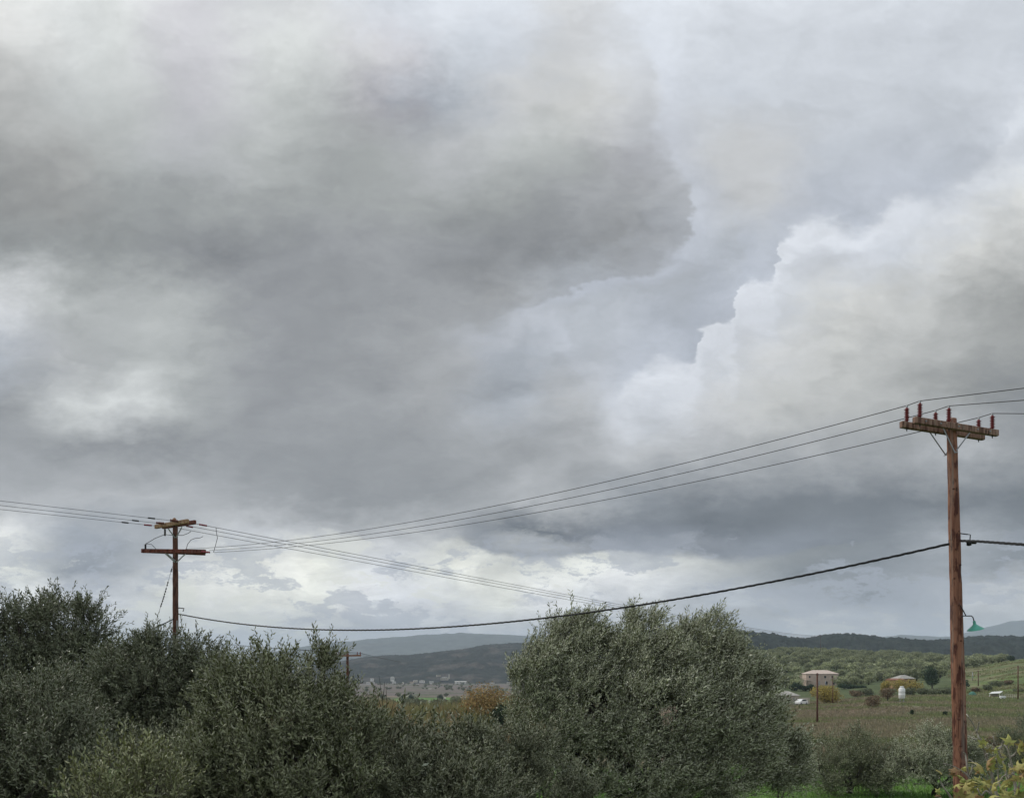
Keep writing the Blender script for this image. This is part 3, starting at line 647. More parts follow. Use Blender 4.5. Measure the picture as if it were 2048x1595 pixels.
# ---- big windblown olive
BIG = [shoot_tpl(14, 0.55, 0.125, 0.030, 80 + s, droop=0.2, stem_r=0.004) for s in range(6)]
olive('olive_tree', 'huge round windblown olive tree with silvery leaves in the middle of the view',
      [(1130, 1304, 28, 66, 70), (1090, 1364, 27.5, 72, 70), (1180, 1330, 27.5, 60, 66), (1285, 1293, 28, 60, 66), (1300, 1344, 27, 80, 70), (1405, 1296, 28, 52, 60),
       (1440, 1354, 27.5, 74, 70), (1486, 1376, 28, 46, 58), (1502, 1476, 28, 54, 62), (1180, 1414, 26.8, 100, 80), (1320, 1434, 26.5, 110, 90), (1450, 1454, 27, 100, 85),
       (1095, 1454, 27.5, 78, 80), (1150, 1534, 27, 90, 70), (1290, 1534, 26.5, 110, 70), (1430, 1539, 27, 100, 65), (1555, 1530, 28, 52, 60)],
      (1320, 28.5), 21000, 'olive_s', tpl=BIG, seed=30, r0=0.32, up=0.85, out=0.6, rand=0.32, wind=(0.8, 0, 0.1), scale=1.0, long=0.10, inner=0.35)
# ---- mid olives on the right
olive('olive_tree', 'grey olive bush on bright grass between the big olive and the thick right pole',
      [(1700, 1512, 44, 62, 46), (1690, 1545, 44, 60, 40), (1640, 1545, 43, 50, 48), (1740, 1525, 45, 55, 46), (1715, 1550, 43, 60, 34), (1770, 1535, 45, 34, 35)],
      (1700, 45), 3000, 'olive_a', tpl=BIG, seed=31, r0=0.15, up=0.8, wind=(0.2, 0, 0), scale=1.15, group='olive bushes around the right pole')
olive('olive_tree', 'silvery rounded olive bush immediately behind and left of the thick right pole',
      [(1850, 1505, 43, 52, 48), (1905, 1530, 43, 48, 50), (1822, 1535, 42, 42, 36), (1880, 1545, 42, 50, 30), (1950, 1540, 43.5, 42, 46)],
      (1870, 44), 3200, 'olive_s', tpl=BIG, seed=32, r0=0.15, up=0.7, wind=(0.2, 0, 0), scale=1.1, group='olive bushes around the right pole')
olive('olive_tree', 'dark olive bush cut by the right edge above the fig branches',
      [(2050, 1480, 50, 42, 38), (2030, 1510, 50, 34, 40), (2090, 1520, 50, 60, 60)],
      (2060, 51), 1300, 'olive_b', tpl=BIG, seed=33, r0=0.14, scale=1.15, group='olive bushes around the right pole')
olive('olive_tree', 'young thin trunked olive standing on bright grass under the big olive right side',
      [(1550, 1530, 33, 40, 32), (1590, 1545, 34, 34, 28)], (1548, 33), 700, 'olive_s', tpl=BIG, seed=34, r0=0.07, scale=0.9)

# ================================================================= utility poles
def catenary(a, b, sag, n=48):
    a = Vector(a); b = Vector(b); return [a.lerp(b, i / n) - Vector((0, 0, 4 * sag * (i / n) * (1 - i / n))) for i in range(n + 1)]
def wire(name, pts, r, label, cat='wire', group=None, m='wire', n=5):
    a = pts[0]; mb = MB(); mb.tube(pts, r, n)
    o = bpy.data.objects.new(name, mb.mesh(name, M[m], True, tuple(a))); C.objects.link(o); o.location = a
    return tag(o, label, cat, group)
def pole_body(root, axis, rad, m, n=20):
    k = 46; pts = [axis[0].lerp(axis[1], i / k) + Vector((random.gauss(0, .0025), random.gauss(0, .0025), 0)) for i in range(k + 1)]
    rr = [np.interp(i / k, (0, 1), rad) * (1 + random.gauss(0, 0.018)) for i in range(k + 1)]
    mb = MB(); mb.tube(pts, rr, n, wob=0.012); mb.obj('pole', m, root, True)
def insulator_mesh(name, hgt, rs, nshed, m):
    mb = MB(); pr = [(0.012, 0), (0.022, 0.0)]
    for i in range(nshed):
        z = hgt * (0.08 + 0.8 * i / nshed); dz = hgt * 0.8 / nshed
        pr += [(rs * 0.5, z), (rs * (1.0 if i % 2 == 0 else 0.86), z + dz * 0.35), (rs * 0.5, z + dz * 0.7)]
    pr += [(rs * 0.45, hgt * 0.9), (rs * 0.3, hgt * 0.92), (0.001, hgt * 0.92)]
    mb.lathe(pr, (0, 0, 0), n=14); return mb.mesh(name, m, True)
# ---- right pole
D1 = 18.0
top = P(1903, 838, D1); low = P(1921, 1540, D1); ax = (low - top).normalized()
gb = gp(1930, D1); tt_ = (gb.z - 0.4 - top.z) / ax.z; bot = top + ax * tt_
rp = empty('utility_pole', gb, 'thick reddish wooden power pole with twin crossarms and six dark red insulators at right', 'utility pole')
pole_body(rp, (top, bot), (0.103, 0.172), M['pole_near'], 24)
mbn = MB(); mbn.lathe([(0.098, 0.0), (0.06, 0.022), (0.001, 0.03)], top, n=20); mbn.obj('pole_cap', M['arm'], rp, True)
# knots standing proud of the shaft
mk = MB()
for zz, aa in ((3.95, -2.0), (3.0, -1.2), (2.25, -1.0), (1.95, -2.3), (1.35, -1.6), (0.55, -1.5), (0.5, -0.9), (-0.4, -1.7), (-1.2, -2.1), (-1.25, -1.2), (-2.2, -1.5), (-0.9, -1.0), (2.6, -1.9), (-1.8, -2.0)):
    t = (H + zz - top.z) / ax.z; c = top + ax * t; rr = np.interp(t / tt_, (0, 1), (0.103, 0.172))
    dv = Vector((math.cos(aa), math.sin(aa), 0.0)); mk.lathe([(0.028, -0.012), (0.022, 0.006), (0.001, 0.009)], c + dv * rr, dv, 9); mk.obj('knot', M['pole_far'], rp, True); mk = MB()
av = Vector((0.925, 0.38, 0)).normalized(); nv = Vector((0.38, -0.925, 0)).normalized()
ic = insulator_mesh('insulator', 0.345, 0.058, 7, M['silicone'])
pinm = MB(); pinm.tube([(0, 0, -0.20), (0, 0, 0.0)], 0.011, 7); pinm.box((0, 0, -0.155), (0.03, 0.03, 0.018)); pinm = pinm.mesh('pin', M['dark_steel'])
capm = MB(); capm.lathe([(0.02, 0.31), (0.024, 0.325), (0.022, 0.36), (0.001, 0.365)], (0, 0, 0), n=10); capm = capm.mesh('cap', M['steel'], True)
tops = {}
for sgn, kk in ((1, 'front'), (-1, 'back')):
    cc = Vector((9.855, 18.0, H + 5.315)) + nv * (0.17 * sgn)
    a = cc - av * 1.30; b = cc + av * 1.30
    mb = MB(); mb.beam(a, b, 0.10, 0.145, bev=0.012)
    arm = mb.obj('crossarm', M['arm'], rp)
    for s_ in (-1.0, -0.55, 0.0, 0.6, 1.0):
        mb = MB(); p = cc + av * s_ + nv * (0.05 * sgn); mb.lathe([(0.022, -0.002), (0.022, 0.008), (0.012, 0.009), (0.012, 0.02), (0.001, 0.021)], p, nv * sgn, 8); mb.obj('bolt', M['steel'], arm)
    for s_, nm in ((-1.124, 0), (-0.244, 1), (1.14, 2)):
        loc = cc + av * s_ + Vector((0, 0, 0.0725))
        io = meshobj('insulator', ic, rp, loc - gb); meshobj('pin', pinm, io); meshobj('cap', capm, io)
        tops[(kk, nm)] = loc + Vector((0, 0, 0.365))
    for sd_ in (-1, 1):
        foot = Vector((9.86, 18.0, H + 4.76)) + nv * (0.118 * sgn)
        mb = MB(); mb.beam(cc + av * (0.42 * sd_) + nv * (0.0) - Vector((0, 0, 0.075)), foot, 0.03, 0.007, up=tuple(nv)); mb.obj('brace', M['steel'], rp)
mb = MB(); mb.beam(Vector((9.86, 18, H + 4.755)) - nv * 0.16, Vector((9.86, 18, H + 4.755)) + nv * 0.19, 0.02, 0.02); mb.obj('brace_bolt', M['steel'], rp)
# bracket and clamp carrying the twisted cable
pc = lambda row: top + ax * ((H + (HOR - row) / F * D1 - top.z) / ax.z)
br = pc(1072)
mb = MB(); mb.tube([br + Vector((0.08, -0.05, 0.06)), br + Vector((0.22, -0.1, 0.03)), br + Vector((0.30, -0.1, 0.02)), br + Vector((0.285, -0.1, -0.16))], 0.013, 6)
mb.obj('cable_bracket', M['dark_steel'], rp)
mb = MB(); mb.lathe([(0.01, -0.06), (0.05, -0.05), (0.055, 0.03), (0.02, 0.06)], br + Vector((0.27, -0.1, -0.17)), n=9); mb.lathe([(0.01, -0.05), (0.042, -0.04), (0.042, 0.04), (0.01, 0.05)], br + Vector((0.37, -0.12, -0.15)), (1, 0, 0), n=9)
mb.obj('cable_clamp', M['cable'], rp, True)
mb = MB(); mb.tube([br + Vector((-0.1, -0.06, -0.08)), br + Vector((-0.19, -0.1, -0.1)), br + Vector((-0.2, -0.12, -0.2)), br + Vector((-0.13, -0.12, -0.27))], 0.004, 5); mb.obj('cable_tail', M['dark_steel'], rp)
# street lamp
l0 = pc(1212) + Vector((0.12, -0.05, 0)); LP = lambda x, y: P(x, y, D1 - 0.12)
lamp = empty('street_lamp', LP(1921, 1214), 'green enamel street lamp shade on a thin bent arm fixed to the thick right pole', 'street lamp')
mb = MB(); mb.tube([LP(1918, 1206), LP(1923, 1214), LP(1932, 1231)], 0.012, 7); mb.tube([LP(1922, 1234), LP(1926, 1231), LP(1932, 1231), LP(1943, 1231), LP(1946, 1234), LP(1948.5, 1243)], 0.012, 7)
mb.obj('arm', M['dark_steel'], lamp, True)
axis = Vector((-0.22, -0.1, 1)).normalized(); apex = LP(1948.5, 1243)
mb = MB(); mb.lathe([(0.018, 0.03), (0.03, 0.0), (0.032, -0.05), (0.05, -0.07), (0.085, -0.10), (0.13, -0.135), (0.172, -0.17), (0.178, -0.178)], apex, axis, 22)
sh = mb.obj('lamp_shade', M['enamel'], lamp, True)
mb = MB(); mb.lathe([(0.174, -0.178), (0.165, -0.17), (0.125, -0.142), (0.08, -0.108), (0.03, -0.09)], apex, axis, 22); mb.obj('shade_lining', M['enamel_in'], sh, True)
mb = MB(); mb.lathe([(0.001, -0.17), (0.025, -0.16), (0.034, -0.135), (0.02, -0.10), (0.018, -0.08)], apex, axis, 10); mb.obj('bulb', M['enamel_in'], sh, True)

# ---- left pole
D2 = 38.0
lb = gp(352, D2)
lp = empty('utility_pole', lb, 'dark brown double crossarm power pole with guy wire behind the left olives', 'utility pole')
pole_body(lp, (P(350.5, 1043, D2), Vector((P(352, 1300, D2).x, D2, lb.z - 0.4))), (0.115, 0.17), M['pole_far'], 18)
for nm_, a, b, m_ in (('crossarm', (311, 1053, 38.75), (376, 1041.5, 37.3), 'arm_light'), ('crossarm', (326, 1053.5, 39.0), (390.5, 1043.5, 37.65), 'arm_red'),
                      ('crossarm', (283.5, 1101, 38.15), (411, 1102.5, 37.75), 'arm_red'), ('crossarm', (290, 1101, 38.45), (410, 1106, 38.05), 'arm_red')):
    mb = MB(); mb.beam(P(*a), P(*b), 0.13, 0.19, bev=0.012); mb.obj(nm_, M[m_], lp)
for a, b in (((336, 1056), (350, 1075)), ((364, 1053), (352, 1075)), ((330, 1106), (350, 1124)), ((371, 1107), (353, 1124)), ((334, 1107), (351, 1121))):
    mb = MB(); mb.beam(P(*a, 37.7), P(*b, 37.85), 0.05, 0.02, up=(0, 1, 0)); mb.obj('brace', M['steel'], lp)
mb = MB(); mb.lathe([(0.11, 0.0), (0.07, 0.09), (0.001, 0.13)], P(349, 1040, 38), n=10); mb.obj('pole_cap', M['arm_light'], lp)
# strain insulators on the wires at the top arms and post insulators on the lower arm
def strain(a, b, m='silicone_bright', rs=0.052, n=6):
    a = Vector(a); b = Vector(b); d = (b - a); L = d.length; mb = MB(); pr = [(0.01, 0)]
    for i in range(n):
        z = L * (i + 0.1) / n; dz = L / n; pr += [(rs * 0.5, z), (rs, z + dz * 0.4), (rs * 0.5, z + dz * 0.8)]
    pr += [(0.01, L)]; mb.lathe(pr, a, d, 10); mb.obj('strain_insulator', M[m], lp, True)
WL = [((0, 1001), (343, 1040.5), 37.6), ((0, 1010), (318, 1046), 38.2), ((0, 1018), (311, 1051), 38.8)]
WRt = [((388, 1046), 37.6), ((376, 1051), 38.2), ((357, 1056), 38.8)]
strain(P(288, 1049, 38.3), P(303.5, 1050.3, 38.6)); strain(P(312, 1045, 38.0), P(328, 1046, 38.2), 'arm_red', 0.07); strain(P(340, 1040, 37.5), P(356, 1042, 37.6), 'arm_red', 0.08)
strain(P(398, 1048, 37.7), P(414, 1051, 38.0)); strain(P(372, 1051, 38.2), P(386, 1054, 38.4)); strain(P(402, 1103, 37.6), P(420, 1104, 37.4))
for (x, y, dd) in ((330, 1064, 38.3), (291, 1094, 38.1)):
    mb = MB(); mb.tube([P(x, y + 7, dd), P(x, y - 6, dd)], 0.045, 8); mb.obj('post_insulator', M['cable'], lp)
for pts in ([(330, 1068), (310, 1076), (297, 1084), (291, 1087)], [(291, 1087), (303, 1088), (310, 1095), (314, 1100)], [(330, 1068), (345, 1070), (365, 1070), (376, 1066), (382, 1062)],
            [(372, 1100), (375, 1088), (382, 1079), (390, 1076), (400, 1075), (406, 1072)], [(427, 1104), (431, 1090), (435, 1075), (433, 1065), (432, 1055)], [(330, 1056), (330, 1060)]):
    mb = MB(); mb.tube([P(x, y, 38.0) for x, y in pts], 0.014, 5); mb.obj('jumper_wire', M['wire'], lp, True)
mb = MB(); mb.tube([P(357, 1215, 37.85), P(368, 1216, 37.8), P(366, 1222, 37.8)], 0.025, 5); mb.obj('cable_bracket', M['dark_steel'], lp)
gw = [P(345, 1132, 37.8), P(327, 1195, 37.2), P(309, 1250, 36.6), P(300, 1290, 36.0), gp(288, 35.4)]
mb = MB(); mb.tube(gw, 0.012, 5); guy = mb.obj('guy_wire', M['steel'], lp)
for f_ in (0.1, 0.15, 0.52, 0.6, 0.72, 0.8, 0.88, 0.96, 1.04, 1.12, 1.22, 1.3):
    i = int(f_); p = gw[i].lerp(gw[i + 1], f_ - i); mb = MB(); mb.lathe([(0.01, -0.06), (0.03, -0.03), (0.03, 0.03), (0.01, 0.06)], p, gw[1] - gw[0], 7); mb.obj('guy_clamp', M['dark_steel'], guy)
mb = MB(); mb.tube([P(354, 1240, 37.83), P(354, 1330, 37.83)], 0.03, 6); mb.obj('conduit', M['steel'], lp)

# ---- wires
g2 = 'wires running from the thick right pole to the left pole'
ends = [(371, 1097.5, 38.2), (418, 1100, 37.9), (428, 1104, 37.6)]
names = ['uppermost', 'middle', 'lowest']
for i in range(3):
    b_ = tops[('back', i)]; f_ = tops[('front', i)]
    pts = catenary(P(*ends[i]), b_, (0.62, 0.6, 0.58)[i], 60)
    o1 = P(2048, (776, 800, 827)[i], (15.6, 15.9, 16.9)[i]); ext = f_ + (o1 - f_) * 6
    pts = pts + [f_] + [f_.lerp(ext, k / 12) for k in range(1, 13)]
    wire('power_line', pts, 0.0095, f'{names[i]} of the three bare wires crossing from the left pole up to the right pole', group=g2)
    for e in (f_, b_):
        pass
g3 = 'wires coming in from the left edge to the left pole'
for i, (a, b, dd) in enumerate(WL):
    A_ = P(a[0], a[1], 33.0 + 0.4 * i); B_ = P(b[0], b[1], dd); far = B_ + (A_ - B_) * 5
    o = wire('power_line', catenary(far, B_, 0.0, 30), 0.0095, f'{["highest", "middle", "lowest"][i]} of the three wires running from the left edge to the left pole', group=g3)
    sx = (299, 266, 244)[i]; t = (b[0] - sx) / (b[0] - a[0])
    mb = MB(); mb.tube([B_.lerp(A_, t - 0.02), B_.lerp(A_, t + 0.025)], 0.035, 7)
    mb.obj('splice_sleeve', M['cable'], o)
g4 = 'wires descending from the left pole toward the distant hill'
hp = Vector(((1641 - 1024) / F * 660, 660, 0)); hp.z = float(gz(hp.x, hp.y))
htop = P(1641, 1270, 660)
for i, ((bx, by), dd) in enumerate(WRt):
    e = P((1646, 1641, 1634)[i], (1270, 1271.5, 1273.5)[i], 660)
    w_ = catenary(P(bx, by, dd), e, 1.8, 90)
    wire('power_line', w_, [0.0115] + [0.0115 + 0.11 * (k / 12.0) for k in range(1, 13)], f'{["upper", "middle", "lower"][i]} of the three long wires sloping from the left pole down toward the wooded hill', group=g4)
    if i == 0: wA = w_
# far hillside pole carrying them
fpz = empty('utility_pole', hp, 'faint distant pole on the olive slope at the end of the long sloping wires', 'utility pole')
mb = MB(); mb.tube([hp - Vector((0, 0, 0.5)), Vector((hp.x, hp.y, htop.z - 0.2))], [0.16, 0.11], 8); mb.obj('pole', M['pole_far'], fpz)
mb = MB(); mb.beam(Vector((hp.x - 1.6, hp.y, htop.z - 0.4)), Vector((hp.x + 1.6, hp.y, htop.z - 0.4)), 0.12, 0.14); mb.obj('crossarm', M['pole_far'], fpz)
# twisted black service cable
def twisted(name, pts, r, pitch, label):
    k = len(pts); L = sum((pts[i + 1] - pts[i]).length for i in range(k - 1)); n = int(L / pitch * 7)
    acc = [0]
    for i in range(k - 1): acc.append(acc[-1] + (pts[i + 1] - pts[i]).length)
    mb = MB()
    xs = [np.interp(np.linspace(0, L, n), acc, [p[j] for p in pts]) for j in range(3)]
    for s_ in range(3):
        pp = []
        for i in range(n):
            a = 2 * math.pi * (i / 7 + s_ / 3); c = Vector((xs[0][i], xs[1][i], xs[2][i]))
            pp.append(c + Vector((math.cos(a) * 0.6 * r * 0.4, math.cos(a) * 0.6 * r, math.sin(a) * r)))
        mb.tube(pp, r * 0.95, 5)
    o = bpy.data.objects.new(name, mb.mesh(name, M['cable'], True, tuple(pts[0]))); C.objects.link(o); o.location = pts[0]
    return tag(o, label, 'cable')
ca = P(357, 1227, 37.8); cb = P(1899, 1087, 17.85)
twisted('power_cable', catenary(ca, cb, 1.28, 60), 0.0165, 0.75, 'thick twisted black cable sagging between the left and right poles')
cr = P(1922, 1081, 17.85)
twisted('power_cable', [cr, P(1955, 1082, 17.0)] + [P(1955, 1082, 17.0).lerp(P(2048, 1088.5, 15.0), t) for t in (0.5, 1, 2, 3, 4.5)], 0.0165, 0.7, 'thick black cable leaving the right pole toward the right edge')
wire('power_cable', catenary(P(349, 1236, 37.9), P(245, 1281, 36), 0.05, 10) + [P(150, 1330, 34)], 0.028, 'short black cable dropping from the left pole behind the olives', 'cable', m='cable')
# bird on the uppermost long wire
ip = min(range(len(wA) - 1), key=lambda i: abs(1024 + F * wA[i].x / wA[i].y - 1335)); bpnt = wA[ip]
# ---- third pole, mid distance
D3 = 74.0
tb = gp(696, D3)
tp = empty('utility_pole', tb, 'small distant orange brown pole with one crossarm rising above the spiky olive', 'utility pole')
pole_body(tp, (P(695, 1305, D3), Vector((P(695, 1400, D3).x, D3, tb.z - 0.4))), (0.12, 0.17), M['pole_far'], 12)
ar3 = simple('orange_arm_wood', (0.25, 0.125, 0.08), 0.8)
mb = MB(); mb.beam(P(671.5, 1311, D3 - 0.15), P(722, 1310, D3 - 0.15), 0.13, 0.15); mb.obj('crossarm', ar3, tp)
ic3 = insulator_mesh('insulator', 0.34, 0.06, 6, M['silicone'])
for x in (673.5, 677.5, 690, 714.5, 720.5, 696): meshobj('insulator', ic3, tp, P(x, 1309.5, D3 - 0.15) - tb)
for s_ in (-1, 1):
    mb = MB(); mb.beam(P(695 + 9 * s_, 1312, D3 - .2), P(695, 1321, D3 - .2), 0.03, 0.01); mb.obj('brace', M['steel'], tp)
g5 = 'thin low wires passing behind the left olives to the small distant pole'
for i, (ya, yb) in enumerate(((1256.5, 1304), (1259, 1304.5), (1262, 1305))):
    a = P(150, ya - 5, 60); b = P((690, 714, 720)[i], yb, D3 - .15)
    wire('power_line', catenary(a, b, 0.25, 24) + [b.lerp(P(800, 1322 + i, 108), k / 6) for k in range(1, 7)], 0.011, f'{["upper", "middle", "lower"][i]} faint low wire behind the left olives reaching the small distant pole', group=g5)

# small plain poles in the fields
def plain_pole(px, y0, d, r, label, m='pole_far', cat='pole', arm=0.0):
    b = gp(px, d); t = P(px, y0, d); root = empty('wooden_pole', b, label, cat)
    mb = MB(); mb.tube([b - Vector((0, 0, .4)), b.lerp(t, 0.5) + Vector((0.02, 0, 0)), t], [r * 1.3, r * 1.1, r], 9); mb.obj('shaft', M[m], root, True)
    mb = MB(); mb.box(t + Vector((0, -r * 0.2, -0.25)), (arm or r * 3.4, r * 1.2, r * 0.9)); mb.obj('bracket', M['dark_steel'], root)
    return root
plain_pole(1634.5, 1345, 128, 0.13, 'slim brown wooden pole standing in the brown field in front of the stone house')
plain_pole(1665.5, 1352, 205, 0.09, 'thin faint pole just right of the yellow bush')
plain_pole(2036, 1330, 210, 0.13, 'dark pole at the right edge beside the white shed')
plain_pole(1956.5, 1340, 300, 0.14, 'dark pole on the green slope just right of the thick pole')
plain_pole(1945, 1343, 330, 0.12, 'pale thin post on the green slope close beside the thick pole', m='steel')
plain_pole(1651, 1360, 360, 0.12, 'pale thin post in front of the stone house', m='steel')

# bird
M['feather'] = simple('dark_feather', (0.02, 0.018, 0.018), 0.7)
bo = empty('bird', bpnt, 'tiny dark bird perched on the upper long wire above the big olive', 'bird')
sB = max(1.0, 1.0); u = 0.16
mb = MB()
prb = [(0.001, -0.9), (0.16, -0.75), (0.30, -0.35), (0.36, 0.1), (0.30, 0.5), (0.22, 0.72), (0.25, 0.9), (0.22, 1.1), (0.10, 1.25), (0.03, 1.32), (0.001, 1.5)]
mb.lathe([(r_ * u, h_ * u) for r_, h_ in prb], bpnt + Vector((0, 0, 0.9 * u)), Vector((-0.75, 0, 0.55)), 10)
mb.tube([bpnt + Vector((0.5 * u, 0, 0.6 * u)), bpnt + Vector((1.7 * u, 0, -0.1 * u))], [0.16 * u, 0.1 * u], 5)
mb.tube([bpnt, bpnt + Vector((0, 0, 0.6 * u))], 0.03 * u, 4)
mb.obj('body', M['feather'], bo, True)

# ================================================================= mid and far vegetation
def blob_tree_mesh(name, r, w, h, n, leaf, mleaf, trunk=True, lob=7, up=0.2, crown0=0.25, ragged=0.2, flat=1.0):
    """small tree: clumps of leaf-sized faces over uneven lobes + tapered trunk; base at origin"""
    L = []
    for i in range(lob):
        a = r.uniform(0, 6.28); q_ = r.uniform(0, 0.62) * w / 2; s_ = r.uniform(0.45, 0.72) * w / 2
        L.append((np.array([q_ * math.cos(a), q_ * math.sin(a), h * r.uniform(crown0 + 0.22, 0.78)]), np.array([s_, s_, min(s_ * 0.9, h * 0.3) * flat])))
    L.append((np.array([0, 0, h * 0.62]), np.array([w * 0.36, w * 0.36, h * 0.36])))
    k = r.integers(0, len(L), n); u = unit(n, r); rr = r.uniform(0.72, 1.05 + ragged * 0.3, n)
    Cn = np.array([l[0] for l in L])[k]; Rn = np.array([l[1] for l in L])[k]; p = Cn + u * Rn * rr[:, None]
    p[:, 2] = np.maximum(p[:, 2], 0.03 * h)
    d = u + r.normal(size=(n, 3)) * 0.7 + np.array([0, 0, up]); B = basis(d, r.uniform(0, 6.28, n)); s_ = leaf * r.uniform(0.6, 1.4, n)
    q_ = np.array([[-0.5, 0, 0], [0.5, -0.15, 0.1], [0.1, 0.6, 0.25]])
    V_ = np.einsum('nij,vj->nvi', B, q_) * s_[:, None, None] + p[:, None, :]
    f = np.arange(n * 3).reshape(n, 3); rn = np.repeat(r.random((n, 1)), 1, 1).ravel()
    v = V_.reshape(-1, 3); mi = np.zeros(n, int)
    if trunk:
        mb = MB(); mb.tube([(0, 0, -0.4), (0.05 * w * .2, 0, h * 0.25), (0, 0, h * 0.6)], [0.05 * w + .04, 0.04 * w + .03, 0.015 * w], 6)
        for i in range(3):
            e = L[i][0]; mb.tube([(0, 0, h * 0.22), tuple(e * 0.6 + np.array([0, 0, h * .1])), tuple(e)], [0.025 * w + .02, 0.018 * w, 0.006 * w], 4)
        tv = np.concatenate(mb.v); t3 = np.array(mb.f3) + len(v); t4 = np.array(mb.f4) + len(v)
        f = [f, t3, t4]; v = np.concatenate([v, tv]); mi = np.concatenate([mi, np.ones(len(t3) + len(t4), int)]); rn = np.concatenate([rn, np.full(len(t3) + len(t4), .5)])
    return meshnp(name, v, f, [mleaf, M['bark']], attrs={'rnd': ('FACE', 'FLOAT', rn)}, midx=mi)
M['grove'] = leafmat('grove_leaf', (0.21, 0.23, 0.12), (0.34, 0.36, 0.24), 0.3, trans=0.1, rough=0.7, objrand=0.4, spec=0.15)
M['darkleaf'] = leafmat('dark_evergreen_leaf', (0.035, 0.06, 0.032), (0.045, 0.07, 0.04), 0.35, trans=0.08, rough=0.7, objrand=0.2, spec=0.15)
M['yellowleaf'] = leafmat('yellow_leaf', (0.36, 0.29, 0.08), (0.38, 0.32, 0.13), 0.35, trans=0.2, rough=0.7, spec=0.15)
M['orangeleaf'] = leafmat('autumn_leaf', (0.30, 0.215, 0.085), (0.31, 0.235, 0.11), 0.4, trans=0.2, rough=0.7, alt=(0.2, 0.1, 0.04), spec=0.15)
M['brownleaf'] = leafmat('brown_leaf', (0.18, 0.135, 0.085), (0.18, 0.14, 0.095), 0.35, trans=0.1, rough=0.8, spec=0.1)
M['greyleaf'] = leafmat('grey_scrub_leaf', (0.14, 0.155, 0.09), (0.19, 0.205, 0.14), 0.35, trans=0.1, rough=0.8, spec=0.1, objrand=0.2)
def one_tree(name, label, px, d, y0, wpx, mk, n=1600, leafpx=3.0, cat='tree', group=None, seed=1, **kw):
    r = np.random.default_rng(seed); b = gp(px, d); h = max(P(px, y0, d).z - b.z, 0.8); w = wpx / F * d
    kw.setdefault('crown0', 0.1)
    me = blob_tree_mesh('crown', r, w, h, n, leafpx / F * d, M[mk], trunk=False, **kw)
    root = empty(name, b, label, cat, group); meshobj('crown', me, root)
    mb = MB(); mb.tube([b - Vector((0, 0, .3)), b + Vector((0.03 * w, 0, h * .35)), b + Vector((0, 0, h * .7))], [0.03 * w + .05, 0.025 * w + .04, 0.02], 7)
    for i in range(5):
        a = i * 1.3; mb.tube([b + Vector((0, 0, h * .25)), b + Vector((math.cos(a) * w * .18, math.sin(a) * w * .18, h * .5)), b + Vector((math.cos(a) * w * .32, math.sin(a) * w * .32, h * .75))], [0.02 * w + .02, 0.012 * w + .01, 0.01], 5)
    mb.obj('trunk', M['bark'], root); return root
one_tree('autumn_tree', 'round tree in orange and yellow autumn leaf between the reed bed and the big olive', 980, 118, 1373, 112, 'orangeleaf', 6500, 3.4, seed=48, lob=10, crown0=0.2, ragged=0.9)
one_tree('evergreen_tree', 'dark green evergreen bush tucked under the right side of the autumn tree', 1000, 105, 1402, 44, 'darkleaf', 2200, 3.0, seed=42)
one_tree('conifer_tree', 'dark green conifer standing tall beside the yellow trees near the thick pole', 1864, 300, 1328, 34, 'darkleaf', 2600, 2.4, seed=43, lob=11)
one_tree('conifer_tree', 'little dark cypress peeking out just right of the thick pole', 1933, 290, 1357, 9, 'darkleaf', 400, 2.2, seed=44)
one_tree('yellow_bush', 'wide yellow green bush right of the slim field pole', 1655, 215, 1371, 62, 'yellowleaf', 3800, 2.6, 'bush', seed=45, lob=10, flat=1.1)
one_tree('brown_tree', 'leafless brown tree left of the white water tank', 1775, 195, 1374, 36, 'brownleaf', 1300, 2.2, seed=46, lob=9)
one_tree('brown_bush', 'low brown thorny bush below left of the white water tank', 1747, 172, 1389, 34, 'brownleaf', 1300, 2.4, 'bush', seed=47)
for i, (px, w, y0, lab) in enumerate(((1772, 26, 1360, 'left end'), (1800, 34, 1358, 'middle'), (1832, 40, 1357, 'right end'))):
    one_tree('yellow_tree', f'yellow leaved tree at the {lab} of the row before the tan house', px, 285 + 3 * i, y0, w, 'yellowleaf', 1500, 2.2, seed=50 + i, group='yellow trees before the tan house')
for i, (px, w, y0, lab) in enumerate(((1590, 22, 1366, 'farthest left of the row'), (1606, 24, 1370, 'under the low wing'), (1622, 20, 1368, 'behind the slim field pole'), (1688, 20, 1366, 'just right of the stone house corner'), (1702, 24, 1368, 'right end of the row'), (1720, 26, 1372, 'past the right end of the row'))):
    one_tree('evergreen_tree', f'dark evergreen shrub below the stone house, {lab}', px, 340, y0, w, 'darkleaf', 900, 2.4, seed=60 + i, group='dark evergreens below the stone house')
one_tree('round_tree', 'dark round tree on the skyline of the green slope near the right edge', 2023, 440, 1311, 18, 'darkleaf', 900, 2.0, seed=70)
